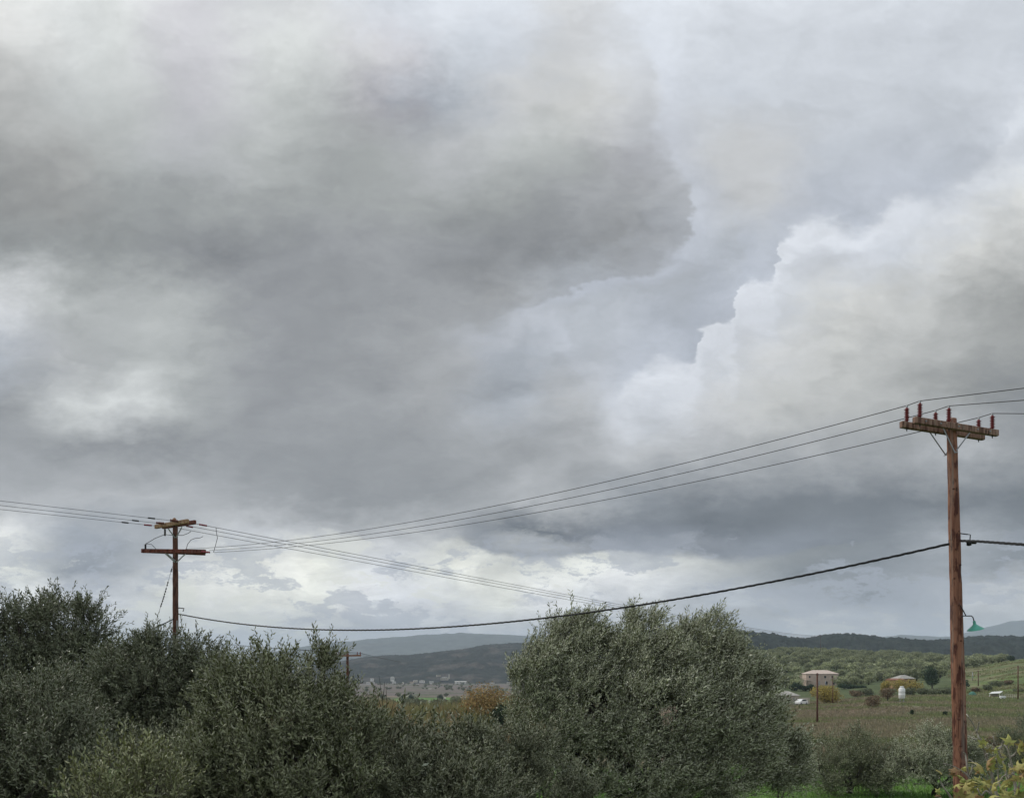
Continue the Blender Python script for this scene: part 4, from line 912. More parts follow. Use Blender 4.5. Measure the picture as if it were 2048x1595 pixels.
for i, (px, d, y0, w, mk, lab) in enumerate((
    (1976, 262, 1368, 22, 'greyleaf', 'grey bush on the slope left of the white shed'), (1996, 285, 1361, 30, 'greyleaf', 'wide grey bush above the white shed'), (2014, 290, 1360, 24, 'brownleaf', 'brownish bush upper right of the white shed'),
    (1952, 255, 1374, 20, 'brownleaf', 'small brown bush beside the thick pole'), (1820, 235, 1374, 26, 'greyleaf', 'grey bush just right of the white water tank'), (1843, 238, 1375, 30, 'greyleaf', 'grey green bush two along from the white water tank'),
    (1870, 240, 1376, 28, 'greyleaf', 'rounded grey bush below the dark conifer'), (1893, 240, 1375, 22, 'greyleaf', 'grey bush touching the left side of the thick pole'), (1712, 250, 1380, 30, 'brownleaf', 'brown scrub bush right of the yellow green bush'),
    (1735, 252, 1376, 30, 'greyleaf', 'grey scrub bush behind the low thorny bush'), (1824, 150, 1418, 7, 'darkleaf', 'tiny dark shrub in the open field'), (1890, 148, 1422, 8, 'darkleaf', 'tiny dark shrub nearest the thick pole in the open field'),
    (1935, 84, 1468, 44, 'brownleaf', 'reddish brown scrub behind the thick pole foot'), (1990, 78, 1473, 60, 'brownleaf', 'broad russet scrub above the fig branches'), (2040, 240, 1378, 24, 'greyleaf', 'grey bush at the right edge behind the dark pole'))):
    one_tree('bush', lab, px, d, y0, w, mk, 1100 if w > 10 else 200, 2.4, 'bush', seed=80 + i, lob=6)
# left plain
for i, (px, d, y0, w, mk, lab) in enumerate((
    (806, 640, 1390, 18, 'darkleaf', 'dark clump of bushes left end of the green field'), (822, 620, 1388, 16, 'darkleaf', 'dark round bush in the green field, right of the larger clump'), (880, 720, 1390, 14, 'darkleaf', 'dark bush behind the white farm shed'),
    (851, 560, 1398, 10, 'greyleaf', 'small bush at the near edge of the green field'), (912, 480, 1389, 28, 'greyleaf', 'grey bushes right of the white farm shed'), (806, 480, 1399, 9, 'darkleaf', 'tiny dark bush under the left clump'),
    (935, 300, 1400, 26, 'greyleaf', 'grey green bush left of the autumn tree'), (905, 260, 1408, 24, 'greyleaf', 'grey shrub at the back of the reed bed'), (880, 330, 1402, 22, 'greyleaf', 'low grey shrub in front of the white farm shed'),
    (770, 300, 1400, 36, 'greyleaf', 'grey scrub behind the bare sapling'), (960, 130, 1428, 30, 'brownleaf', 'brown scrub below the autumn tree'))):
    one_tree('bush', lab, px, d, y0, w, mk, 900, 2.2, 'bush', seed=120 + i, lob=6)
# bare sapling
bs = gp(768, 60); sap = empty('bare_sapling', bs, 'thin leafless sapling sticking up left of the reed bed', 'sapling'); mb = MB()
for pts in ([(772, 1500), (768, 1440), (764, 1395), (758, 1350)], [(768, 1440), (774, 1405), (772, 1375)], [(766, 1425), (756, 1395), (752, 1372)], [(770, 1460), (782, 1425), (788, 1400)], [(764, 1400), (768, 1380), (769, 1362)]):
    mb.tube([P(x, y, 60) for x, y in pts], [0.035, 0.012], 4)
mb.tube([bs, P(772, 1500, 60)], [0.05, 0.035], 5); mb.obj('branch', M['bark'], sap)

# olive grove on the slope
tmpl = [blob_tree_mesh('grove_tree', np.random.default_rng(200 + i), 6.6, (3.9, 4.6, 4.2, 5.0, 4.4, 4.0)[i], 620, 0.75, M['grove'], lob=8, crown0=0.2) for i in range(6)]
r = np.random.default_rng(5); cand = []
tries = 0
while len(cand) < 640 and tries < 60000:
    tries += 1
    px = r.uniform(1440, 2010); d = r.uniform(350, 745)
    if px > 1885 and d < 430 + (px - 1885) * 0.25: continue
    if 1595 < px < 1680 and d < 400: continue
    if px > 1760 and px < 1860 and d < 370: continue
    x = (px - 1024) / F * d
    if all((x - c[0]) ** 2 + (d - c[1]) ** 2 > 5.2 ** 2 for c in cand): cand.append((x, d, px))
cand.sort(key=lambda c: c[1])
zs = gz(np.array([c[0] for c in cand]), np.array([c[1] for c in cand]))
GL = 'round grey green olive tree in the grove covering the slope below the wooded hill'
for i, c in enumerate(cand[:290]):
    o = bpy.data.objects.new('grove_tree', tmpl[i % 6]); C.objects.link(o); o.location = (c[0], c[1], zs[i] - 0.1)
    o.rotation_euler = (0, 0, r.uniform(0, 6.28)); s = r.uniform(0.75, 1.25); o.scale = (s, s, s * r.uniform(0.85, 1.15))
    tag(o, GL, 'olive tree', 'olive trees of the grove on the slope')
def merge(tmpls, places, mats, name, label):
    VV = []; F3 = []; F4 = []; off = 0; RN3 = []; RN4 = []; MI3 = []; MI4 = []
    cache = []
    for t in tmpls:
        v = np.empty(len(t.vertices) * 3, np.float32); t.vertices.foreach_get('co', v); v = v.reshape(-1, 3)
        n = len(t.polygons); tot = np.empty(n, np.int32); t.polygons.foreach_get('loop_total', tot); li = np.empty(len(t.loops), np.int32); t.loops.foreach_get('vertex_index', li)
        rn = np.empty(n, np.float32); t.attributes['rnd'].data.foreach_get('value', rn); mi = np.empty(n, np.int32); t.polygons.foreach_get('material_index', mi)
        st = np.concatenate([[0], np.cumsum(tot)[:-1]]); a3 = tot == 3; a4 = tot == 4
        cache.append((v, li[(st[a3][:, None] + np.arange(3))], li[(st[a4][:, None] + np.arange(4))], rn[a3], rn[a4], mi[a3], mi[a4]))
    for (x, y, z, k, rot, s) in places:
        v, f3, f4, r3, r4, m3, m4 = cache[k]; c_, s_ = math.cos(rot), math.sin(rot)
        w = np.stack([v[:, 0] * c_ - v[:, 1] * s_, v[:, 0] * s_ + v[:, 1] * c_, v[:, 2]], 1) * s + np.array([x, y, z]); j = random.random() * 0.3 - 0.15
        VV.append(w); F3.append(f3 + off); F4.append(f4 + off); off += len(v); RN3.append(np.clip(r3 * 0.7 + 0.15 + j, 0, 1)); RN4.append(r4); MI3.append(m3); MI4.append(m4)
    me = meshnp(name, np.concatenate(VV), [np.concatenate(F3), np.concatenate(F4)], mats, attrs={'rnd': ('FACE', 'FLOAT', np.concatenate(RN3 + RN4))}, midx=np.concatenate(MI3 + MI4))
    return tag(meshobj(name, me), label, kind='stuff')
merge(tmpl, [(c[0], c[1], zs[i + 290] - .1, i % 6, r.uniform(0, 6.28), r.uniform(.75, 1.25)) for i, c in enumerate(cand[290:])], [M['grove'], M['bark']], 'far_olive_grove', 'farther olive trees of the grove merging toward the top of the slope')
# scrub and trees strewn over the left plain
tp2 = [blob_tree_mesh('plain_bush', np.random.default_rng(230 + i), 7.5, 4.0, 150, 1.6, M['greyleaf'], lob=5, crown0=0.1) for i in range(3)]
pl = []
for i in range(420):
    px = r.uniform(690, 1080); d = r.uniform(380, 1880)
    if 630 < d < 900 and 785 < px < 905: continue
    if fbm(np.array([px / 40.0]), np.array([d / 160.0]))[0] < 0.5 and d > 500: continue
    x = (px - 1024) / F * d; pl.append((x, d, float(gz(x, d)), i % 3, r.uniform(0, 6.28), r.uniform(0.5, 1.1)))
merge(tp2, pl, [M['greyleaf'], M['bark']], 'plain_scrub', 'grey green hedges and scrub strewn over the valley floor')

# weeds, reeds and grass as real blades
def blades(name, label, pts, hgt, wid, col, col2, nb=5, lean=0.25, seed=3, strk=False):
    r = np.random.default_rng(seed); n = len(pts); N = n * nb
    b = np.repeat(pts, nb, 0) + np.concatenate([r.normal(0, 1, (N, 2)) * np.repeat(wid, nb)[:, None] * 0.9, np.zeros((N, 1))], 1)
    hh = np.repeat(hgt, nb) * r.uniform(0.5, 1.2, N); a = r.uniform(0, 6.28, N); w = np.repeat(wid, nb) * 0.38
    dx = np.stack([np.cos(a), np.sin(a), np.zeros(N)], 1) * w[:, None]; tip = b + np.stack([r.normal(0, lean, N) * hh, r.normal(0, lean, N) * hh, hh], 1)
    v = np.stack([b - dx, b + dx, tip], 1).reshape(-1, 3); f = np.arange(N * 3).reshape(N, 3)
    m, q, bs, o = mat(name + '_blade'); at = q.n('ShaderNodeAttribute', attribute_name='rnd')
    q.put(bs.inputs['Base Color'], q.mix(at.outputs['Fac'], (*col, 1), (*col2, 1))); bs.inputs['Roughness'].default_value = 0.85; bs.inputs['Specular IOR Level'].default_value = 0.1
    pr = fbm(b[:, 0] / 7 + 3, b[:, 1] / 7 + 8)
    if strk: pr = 0.35 * pr + 0.65 * fbm(b[:, 0] / 38 + 13, b[:, 1] / 11 + 4) + 0.07 * sm(1024 + F * b[:, 0] / b[:, 1], 1700, 1900) - 0.04
    if True:
        rn = np.clip(sm(pr, 0.42, 0.58) * 0.75 + r.random(N) * 0.4 - 0.05, 0, 1)
    me = meshnp(name, v, f, [m], attrs={'rnd': ('FACE', 'FLOAT', rn)}); return tag(meshobj(name, me), label, kind='stuff')
def field(n, p0, p1, d0, d1, r, cond=None, power=1.0):
    d = d0 * (d1 / d0) ** (r.random(n) ** power); px = r.uniform(p0, p1, n); x = (px - 1024) / F * d
    if cond is not None: k = cond(px, d, x); x = x[k]; d = d[k]
    return np.stack([x, d, gz(x, d) - 0.03], 1)
r = np.random.default_rng(9)
pp = field(30000, 1480, 2120, 66, 245, r, lambda px, d, x: fbm(x / 12, d / 8) > 0.25)
blades('dry_weeds', 'brown and olive dry weeds covering the open field on the right', pp, np.clip(0.22 + 0.4 * fbm(pp[:, 0] / 6, pp[:, 1] / 6), 0.2, .7), 0.10 + pp[:, 1] * 0.0011, (0.28, 0.235, 0.165), (0.19, 0.225, 0.095), 4, seed=1, strk=True)
pp = field(24000, 900, 2150, 24, 66, r)
blades('green_grass', 'bright green winter grass on the ground around the right olives', pp, np.full(len(pp), 0.2), 0.03 + pp[:, 1] * 0.0006, (0.14, 0.30, 0.06), (0.20, 0.34, 0.09), 5, seed=2)
pp = field(6000, 1895, 2120, 245, 450, r, lambda px, d, x: fbm(x / 20, d / 8) > 0.5)
blades('slope_grass', 'patchy rough grass on the green slope at the right edge', pp, np.full(len(pp), 0.6), 0.1 + pp[:, 1] * 0.0011, (0.18, 0.21, 0.08), (0.23, 0.20, 0.12), 3, seed=4)
pp = field(15000, 700, 1080, 95, 200, r, lambda px, d, x: fbm(x / 8, d / 12) > 0.36)
blades('reeds', 'tan and yellow reed bed behind the low olives left of centre', pp, 0.4 + 3.4 * sm(fbm(pp[:, 0] / 5, pp[:, 1] / 9), 0.35, 0.7), 0.05 + pp[:, 1] * 0.0009, (0.36, 0.25, 0.14), (0.24, 0.26, 0.11), 6, lean=0.2, seed=5)
pp = field(9000, 700, 1100, 55, 95, r)
blades('undergrowth', 'olive brown undergrowth beyond the near olives', pp, np.full(len(pp), 0.5), 0.05 + pp[:, 1] * 0.0009, (0.24, 0.20, 0.10), (0.16, 0.2, 0.08), 4, seed=6)

# ================================================================= buildings and tank
M['pinkwall'] = simple('pink_plaster', (0.50, 0.40, 0.33), 0.9, scale=0.6); M['pinkroof'] = simple('pale_roof_tile', (0.52, 0.43, 0.37), 0.9, scale=2)
M['greyroof'] = simple('grey_roof_tile', (0.34, 0.33, 0.30), 0.9, scale=2, var=.25); M['greywall'] = simple('grey_plaster', (0.42, 0.38, 0.31), 0.9, scale=.8, var=.25)
M['whitewall'] = simple('whitewash', (0.62, 0.61, 0.57), 0.85, scale=.5); M['redroof'] = simple('red_roof_tile', (0.25, 0.12, 0.08), 0.9, scale=2)
M['tanwall'] = simple('tan_plaster', (0.42, 0.26, 0.14), 0.9, scale=.5); M['glass'] = simple('dark_window', (0.03, 0.035, 0.04), 0.2)
M['whitepaint'] = simple('white_paint', (0.75, 0.76, 0.74), 0.4, var=.05); M['teal'] = simple('teal_tarpaulin', (0.05, 0.16, 0.12), 0.6); M['rubber'] = simple('black_rubber', (.02, .02, .02), .8)
M['limewall'] = simple('cream_wall', (0.5, 0.47, 0.38), 0.9, scale=.5)
def house(name, label, px, d, w, dep, h, roof='hip', rh=1.2, rot=0.0, wall='whitewall', roofm='redroof', wins=(), doors=(), ov=0.35, base=None, cat='house', group=None):
    """wins/doors: (face, u(-1..1), z, ww, wh) ; face 'f' front or 'l'/'r' side"""
    b = base or gp(px, d); root = empty(name, b, label, cat, group); Rm = Matrix.Rotation(rot, 3, 'Z')
    def T(x, y, z): return b + Rm @ Vector((x, y, z))
    mb = MB(); mb.box(b + Vector((0, 0, h / 2 - 0.4)), (w, dep, h + 0.8), Rm); wl = mb.obj('wall', M[wall], root)
    mb = MB(); hw, hd = w / 2 + ov, dep / 2 + ov; z0 = h + 0.003
    if roof == 'flat':
        mb.box(b + Vector((0, 0, z0 + 0.12)), (w + ov, dep + ov, 0.24), Rm)
    else:
        rx = hw - hd * (0.9 if roof == 'hip' else 0.0); rx = max(rx, 0.3)
        if roof == 'gable': rx = hw
        v = [T(-hw, -hd, z0), T(hw, -hd, z0), T(hw, hd, z0), T(-hw, hd, z0), T(-hw, -hd, z0 + .15), T(hw, -hd, z0 + .15), T(hw, hd, z0 + .15), T(-hw, hd, z0 + .15), T(-rx, 0, z0 + rh), T(rx, 0, z0 + rh)]
        mb.add([tuple(p) for p in v], [(3, 2, 1, 0), (0, 1, 5, 4), (1, 2, 6, 5), (2, 3, 7, 6), (3, 0, 4, 7), (4, 5, 9, 8), (6, 7, 8, 9), (5, 6, 9), (7, 4, 8)])
    mb.obj('roof', M[roofm], root)
    for nm, arr in (('window', wins), ('door', doors)):
        for (fc, u_, z, ww, wh) in arr:
            if fc == 'f': c = Vector((u_ * w / 2, -dep / 2, z)); s = (ww, 0.06, wh)
            elif fc == 'r': c = Vector((w / 2, u_ * dep / 2, z)); s = (0.06, ww, wh)
            else: c = Vector((-w / 2, u_ * dep / 2, z)); s = (0.06, ww, wh)
            mb = MB(); mb.box(b + Rm @ c, s, Rm); wo_ = mb.obj(nm, M['glass' if nm == 'window' else 'greyroof'], root)
            if nm == 'window' and wh > 0.9:
                mb = MB(); off = Rm @ (Vector((0, -0.05, -wh / 2 - 0.06)) if fc == 'f' else Vector(((0.05 if fc == 'r' else -0.05), 0, -wh / 2 - 0.06)))
                mb.box(b + Rm @ c + off, (ww + .3, .2, .1) if fc == 'f' else (.2, ww + .3, .1), Rm); mb.obj('sill', M['whitewall'], wo_)
    return root
# stone house
hb = gp(1640, 392); hb.z = P(1640, 1371, 392).z
hs = house('stone_house', 'two storey pinkish stone house with a pale hipped roof on the olive slope', 1640, 392, 15.0, 9, 5.9, 'hip', 1.9, R(-8), 'pinkwall', 'pinkroof',
      wins=[('f', -.78, 4.5, .7, 1.1), ('f', -.3, 4.5, .7, 1.1), ('f', .18, 4.5, .9, 1.1), ('f', .62, 4.5, .7, 1.1), ('f', .25, 1.6, 1.2, 1.5), ('f', .7, 1.6, 1.2, 1.5)], doors=[('f', -.2, 1.3, 1.2, 2.4)], base=hb)
mb = MB(); wgx = P(1611, 1371, 388); Rm = Matrix.Rotation(R(-8), 3, 'Z')
mb.box(Vector((wgx.x, 388.2, hb.z + 2.9)), (5.2, 3.4, .25), Rm); mb.obj('terrace', M['pinkroof'], hs)
for xx in (1603, 1608, 1613, 1618):
    p = P(xx, 1371, 386.8); mb = MB(); mb.box((p.x, p.y, hb.z + 1.3), (.4, .4, 2.9)); mb.obj('column', M['pinkwall'], hs)
mb = MB(); p = P(1603, 1350, 387); mb.box((p.x, 388.5, hb.z + 4.0), (.9, .9, 2.2)); mb.obj('chimney', M['pinkwall'], hs)
mb = MB()
for xx in np.linspace(1602.5, 1619, 12):
    p = P(xx, 1358, 386.7); mb.box((p.x, p.y, hb.z + 3.4), (.08, .08, .8))
p = P(1611, 1355, 386.7); mb.box((p.x, p.y, hb.z + 3.85), (5.0, .1, .1)); mb.obj('railing', M['pinkwall'], hs)
sb_ = gp(1574, 208); sb_.z = P(1574, 1408.5, 208).z
house('small_house', 'small grey tiled farmhouse half hidden by the right side of the big olive', 1574, 208, 5.4, 5.0, 2.4, 'hip', 1.15, R(-14), 'greywall', 'greyroof', wins=[('f', .1, 1.4, .7, .8), ('r', 0, 1.4, .7, .8)], doors=[('f', .6, 1.0, .8, 2.0)], base=sb_)
tb_ = gp(1806, 310); tb_.z = P(1806, 1372, 310).z
house('tan_house', 'tan house with grey and red roof behind the yellow trees', 1812, 310, 6.2, 5, 3.0, 'hip', 1.5, R(10), 'tanwall', 'greyroof', wins=[('f', -.5, 2.0, 1, 1), ('f', .4, 2.0, 1, 1)], base=tb_)
p = P(1791, 1368, 306); hb2 = Vector((p.x, 306, P(1791, 1372, 306).z))
house('tan_outbuilding', 'low orange walled outbuilding at the left of the tan house', 1791, 306, 5.0, 4, 2.4, 'gable', .7, R(5), 'tanwall', 'redroof', wins=[('f', .2, 1.5, .7, .7)], base=hb2)
mb = MB(); p = gp(1608, 214); lw_ = empty('garden_wall', p, 'low pale garden wall behind the small farmhouse and white car', 'wall'); mb.beam(p + Vector((-2.4, 0, .9)), p + Vector((1.6, .3, .9)), .2, 1.9); mb.obj('wall_panel', M['limewall'], lw_)
# white shed by the right edge
p = gp(1992, 222); sh_ = empty('white_shed', p, 'open white sheet roofed shed near the right edge below the green slope', 'shed')
z0 = P(1992, 1384, 222).z
mb = MB(); mb.add([tuple(P(1978, 1386, 220)), tuple(P(2000, 1385, 220)), tuple(P(2006, 1381, 223.5)), tuple(P(1984, 1382.5, 223.5)), tuple(P(1978, 1386.8, 220)), tuple(P(2000, 1385.8, 220)), tuple(P(2006, 1381.8, 223.5)), tuple(P(1984, 1383.2, 223.5))],
    [(0, 1, 2, 3), (7, 6, 5, 4), (0, 4, 5, 1), (1, 5, 6, 2), (2, 6, 7, 3), (3, 7, 4, 0)]); mb.obj('roof', M['whitepaint'], sh_)
for x, d in ((1979, 220.2), (1999, 220.2), (2004, 223), (1985, 223)):
    mb = MB(); b_ = gp(x, d); t_ = P(x, 1386 if d < 221 else 1383, d); mb.tube([b_, t_], .06, 5); mb.obj('post', M['whitepaint'], sh_)
mb = MB(); a_ = gp(1981, 222.5); mb.box((a_.x + 1.1, a_.y, a_.z + .5), (2.2, .1, 1.0)); mb.obj('back_wall', M['greywall'], sh_)
p = gp(2005, 205); p.z = max(p.z, P(2005, 1395, 205).z); tub = empty('water_trough', p, 'small white trough in front of the white shed', 'trough'); mb = MB(); mb.box(p + Vector((0, 0, .3)), (1.3, .7, .5), bev=.05); mb.box(p + Vector((-.45, 0, .0)), (.12, .5, .3)); mb.box(p + Vector((.45, 0, .0)), (.12, .5, .3)); mb.obj('basin', M['whitepaint'], tub)
p = gp(2021, 214); pen = empty('wooden_pen', p, 'pale timber animal pen right of the white shed', 'fence')
for i in range(7):
    q_ = p + Vector((-1.5 + i * .5, 0, .5)); mb = MB(); mb.box(q_, (.08, .08, 1.2)); mb.obj('post', M['limewall'], pen)
for z in (.45, .95): mb = MB(); mb.beam(p + Vector((-1.55, -.07, z)), p + Vector((1.55, -.07, z)), .05, .12); mb.obj('rail', M['limewall'], pen)
p = gp(1945, 236); tr_ = empty('tarpaulin_heap', p, 'small heap under a teal tarpaulin just right of the thick pole', 'tarpaulin'); mb = MB()
mb.lathe([(1.1, 0), (1.0, .35), (.7, .75), (.35, 1.0), (.001, 1.08)], p, n=9); mb.obj('cover', M['teal'], tr_)
# water tank
d = 190; bx = P(1803.7, 1400, d); px2m = d / F; zb = bx.z
gz_t = gp(1803.7, d)
tk = empty('water_tank', gz_t, 'white cylindrical water tank with a narrow neck standing on legs in the field', 'water tank')
mb = MB(); R0 = 6.1 * px2m; z1 = P(0, 1396, d).z; z2 = P(0, 1376, d).z
mb.lathe([(0.001, 0), (R0 * .9, 0.02), (R0, .12), (R0, (z2 - z1) * .33), (R0 * 1.02, (z2 - z1) * .34), (R0 * 1.02, (z2 - z1) * .37), (R0, (z2 - z1) * .38), (R0, (z2 - z1) * .7), (R0 * 1.02, (z2 - z1) * .71), (R0 * 1.02, (z2 - z1) * .74), (R0, (z2 - z1) * .75),
          (R0, (z2 - z1) * .93), (R0 * .9, (z2 - z1)), (R0 * .65, (z2 - z1) * 1.06), (R0 * .55, (z2 - z1) * 1.08)], (bx.x, d, z1), n=24)
body = mb.obj('tank', M['whitepaint'], tk, True)
mb = MB(); mb.lathe([(R0 * .55, 0), (R0 * .62, .03), (R0 * .62, .28), (R0 * .5, .34), (.001, .36)], (bx.x, d, z1 + (z2 - z1) * 1.08), n=18); mb.obj('lid', M['whitepaint'], tk, True)
for a in (0.5, 2.1, 3.6, 5.2):
    mb = MB(); q_ = Vector((bx.x + R0 * .7 * math.cos(a), d + R0 * .7 * math.sin(a), 0)); mb.tube([(q_.x, q_.y, min(gz_t.z, z1) - .3), (q_.x, q_.y, z1 + .06)], .05, 5); mb.obj('leg', M['steel'], tk)
# white car by the small house
p = gp(1603, 204); p.z = P(1603, 1408, 204).z
car = empty('parked_car', p, 'small white car parked at the right corner of the small grey farmhouse', 'car')
Rm = Matrix.Rotation(R(35), 3, 'Z')
def carpart(name, prof, hw, m, inset=0.0):
    n = len(prof); v = [tuple(p + Rm @ Vector((x, -hw, z))) for x, z in prof] + [tuple(p + Rm @ Vector((x, hw, z))) for x, z in prof]
    mb = MB(); mb.add(v, [(i, (i + 1) % n, n + (i + 1) % n, n + i) for i in range(n)])
    c1 = len(v); mb.add([tuple(p + Rm @ Vector((sum(x for x, z in prof) / n, -hw, sum(z for x, z in prof) / n)))], []); mb.add([tuple(p + Rm @ Vector((sum(x for x, z in prof) / n, hw, sum(z for x, z in prof) / n)))], [])
    mb.f3 += [[(i + 1) % n, i, c1] for i in range(n)] + [[n + i, n + (i + 1) % n, c1 + 1] for i in range(n)]
    return mb.obj(name, m, car, False)
carpart('body', [(-1.75, .25), (-1.8, .6), (-1.7, .85), (-1.1, .95), (-.6, 1.35), (.5, 1.4), (1.3, 1.2), (1.65, .85), (1.7, .3)], .72, M['whitepaint'])
carpart('side_window', [(-.95, .97), (-.52, 1.29), (.45, 1.32), (1.1, 1.15), (1.15, .97)], .73, M['glass'])
for x in (-1.1, 1.1):
    for y in (-.68, .68):
        mb = MB(); c = p + Rm @ Vector((x, y, .28)); ay = Rm @ Vector((0, 1, 0)); mb.lathe([(.001, -.08), (.28, -.08), (.28, .08), (.001, .08)], c, ay, 14); wh = mb.obj('wheel', M['rubber'], car)
        mb = MB(); mb.lathe([(.001, -.085), (.16, -.09), (.16, .09), (.001, .085)], c, ay, 10); mb.obj('rim', M['steel'], wh)
# village and plain buildings
VH = [  # name,label,px,row of base,d, width px, height px, roof, wall, roofm
 ('village_house', 'white flat roofed house at the left end of the far village', 744, 1361, 1880, 8, 7, 'flat', 'whitewall', 'whitewall'),
 ('village_house', 'long low white building at the far left foot of the hill', 741, 1367, 1840, 20, 4, 'gable', 'whitewall', 'greyroof'),
 ('village_house', 'tall white two storey house standing alone left of the village', 785, 1361, 1900, 9, 10, 'hip', 'whitewall', 'greyroof'),
 ('village_house', 'low white annex at the foot of the tall white village house', 788, 1365, 1860, 9, 4, 'flat', 'whitewall', 'whitewall'),
 ('village_house', 'tiny white hut between the tall white house and the village centre', 806, 1366, 1850, 4, 3, 'gable', 'limewall', 'greyroof'),
 ('village_house', 'first house of the village cluster, low with cream walls', 823, 1366, 1830, 9, 4, 'gable', 'limewall', 'redroof'),
 ('village_house', 'cream gabled house second in the village cluster', 831, 1363, 1900, 10, 4, 'gable', 'limewall', 'greyroof'),
 ('village_house', 'wide white house in the middle of the village cluster', 844, 1364, 1860, 13, 5, 'hip', 'whitewall', 'greyroof'),
 ('village_house', 'small white house in front of the village cluster', 835, 1369, 1800, 7, 3, 'flat', 'whitewall', 'whitewall'),
 ('village_house', 'square white house with dark window band at the right of the village cluster', 863, 1366, 1830, 11, 6, 'flat', 'whitewall', 'whitewall'),
 ('village_house', 'grey flat house stepped up the hillside above the village', 877, 1352, 2010, 11, 4, 'flat', 'greywall', 'greywall'),
 ('village_house', 'broad grey house on the lower hillside above the white shed', 889, 1359, 1960, 18, 6, 'hip', 'greywall', 'greyroof'),
 ('chapel', 'narrow pale bell tower on the hillside right of the broad grey house', 898, 1356, 1980, 3, 10, 'hip', 'limewall', 'greyroof'),
 ('warehouse', 'long white arched warehouse at the right of the village', 921, 1366, 1830, 27, 5, 'gable', 'whitewall', 'whitewall'),
 ('village_house', 'small pale house alone on the slope near the big olive', 1006, 1352, 2020, 6, 5, 'hip', 'limewall', 'greyroof'),
 ('village_house', 'low white house above the autumn tree', 984, 1366, 1830, 11, 3, 'flat', 'whitewall', 'whitewall'),
 ('village_house', 'low white house right of the autumn tree beside the big olive', 1018, 1367, 1820, 10, 4, 'gable', 'limewall', 'greyroof'),
 ('field_hut', 'white field hut alone on the brown plain below the village', 860, 1379, 1350, 8, 3, 'gable', 'whitewall', 'whitewall'),
 ('farm_shed', 'pale farm shed with a sloping white roof by the green field', 884, 1398, 760, 18, 4, 'gable', 'limewall', 'whitewall'),
 ('field_hut', 'tiny white hut in front of the pale farm shed', 860, 1402, 640, 7, 2, 'flat', 'whitewall', 'whitewall'),
 ('field_hut', 'tiny white hut at the left of the green field', 802, 1393, 800, 5, 2, 'flat', 'whitewall', 'whitewall')]
for i, (nm, lab, px, row, d, wp, hp_, rf, wl, rfm) in enumerate(VH):
    b = P(px, row, d); w = wp / F * d * .8; h = hp_ / F * d * .7
    nw = 3 if wp >= 9 else (2 if wp > 4 else 1); wins = [('f', -0.6 + 1.2 * k / max(nw - 1, 1) if nw > 1 else 0, h * .6, w * .12, h * .28) for k in range(nw)]
    house(nm, lab, px, d, w, w * .6, h, rf, h * .3, R((-12, 8, 15, -5)[i % 4]), wl, rfm, wins=wins, base=b, ov=w * .04, cat={'chapel': 'tower', 'warehouse': 'warehouse', 'farm_shed': 'shed', 'field_hut': 'hut'}.get(nm, 'house'))

# ================================================================= fig tree in the lower right corner
fb_ = gp(1995, 6.8)
fig = empty('fig_tree', fb_, 'fig tree with grey bare twigs and yellowing lobed leaves in the lower right corner', 'fig tree')
BR = [
 ([(1990, 1760), (1966, 1640), (1950, 1590), (1938, 1553), (1916, 1536), (1905, 1531), (1887, 1525)], 6.5), ([(1938, 1553), (1943, 1541), (1945, 1529)], 6.5), ([(1938, 1553), (1934, 1530), (1931, 1508), (1927, 1504)], 6.5),
 ([(2000, 1760), (2003, 1640), (1990, 1575), (1972, 1510), (1960, 1480), (1953, 1463), (1946, 1447), (1937, 1433), (1933, 1427)], 6.8), ([(1953, 1463), (1957, 1450), (1958, 1443)], 6.8), ([(1958, 1478), (1950, 1477), (1943, 1474), (1935, 1470)], 6.8),
 ([(1972, 1510), (1974, 1506), (1976, 1507)], 6.7), ([(2003, 1640), (2014, 1560), (2004, 1518), (1994, 1494), (1989, 1483), (1986, 1470)], 7.0), ([(1998, 1497), (2003, 1490), (2007, 1478)], 7.0),
 ([(2010, 1700), (2032, 1600), (2026, 1545), (2020, 1513), (2014, 1495), (2008, 1488)], 6.6), ([(2032, 1600), (2040, 1560), (2046, 1530), (2060, 1505)], 6.9), ([(2020, 1513), (2028, 1508), (2034, 1500), (2033, 1488)], 6.6),
 ([(1970, 1700), (1925, 1640), (1903, 1596), (1890, 1577), (1881, 1562), (1879, 1554)], 6.2), ([(1966, 1640), (1985, 1590), (1975, 1555), (1958, 1533), (1946, 1523), (1937, 1517)], 6.9),
 ([(2003, 1640), (1990, 1600), (1968, 1562), (1962, 1553)], 6.4), ([(2026, 1545), (2012, 1560), (2000, 1556)], 6.6), ([(1990, 1575), (2000, 1560), (2012, 1548), (2016, 1562)], 6.3),
 ([(2010, 1700), (2052, 1640), (2064, 1580), (2050, 1555), (2030, 1540)], 6.5), ([(1925, 1640), (1890, 1600), (1872, 1592)], 6.1), ([(2014, 1560), (2020, 1540), (2017, 1525)], 7.0), ([(2064, 1580), (2040, 1585), (2026, 1578)], 6.3),
 ([(2032, 1600), (2010, 1585), (1998, 1566), (1996, 1540), (1992, 1515)], 6.6), ([(1985, 1590), (1972, 1580), (1962, 1590), (1955, 1575)], 6.2)]
mb = MB(); mb.tube([fb_ - Vector((0, 0, .2)), fb_ + Vector((.05, -.1, 1.2)), P(1995, 1800, 6.6)], [.11, .09, .06], 9, wob=.06)
mb.obj('trunk', M['figbark'], fig, True)
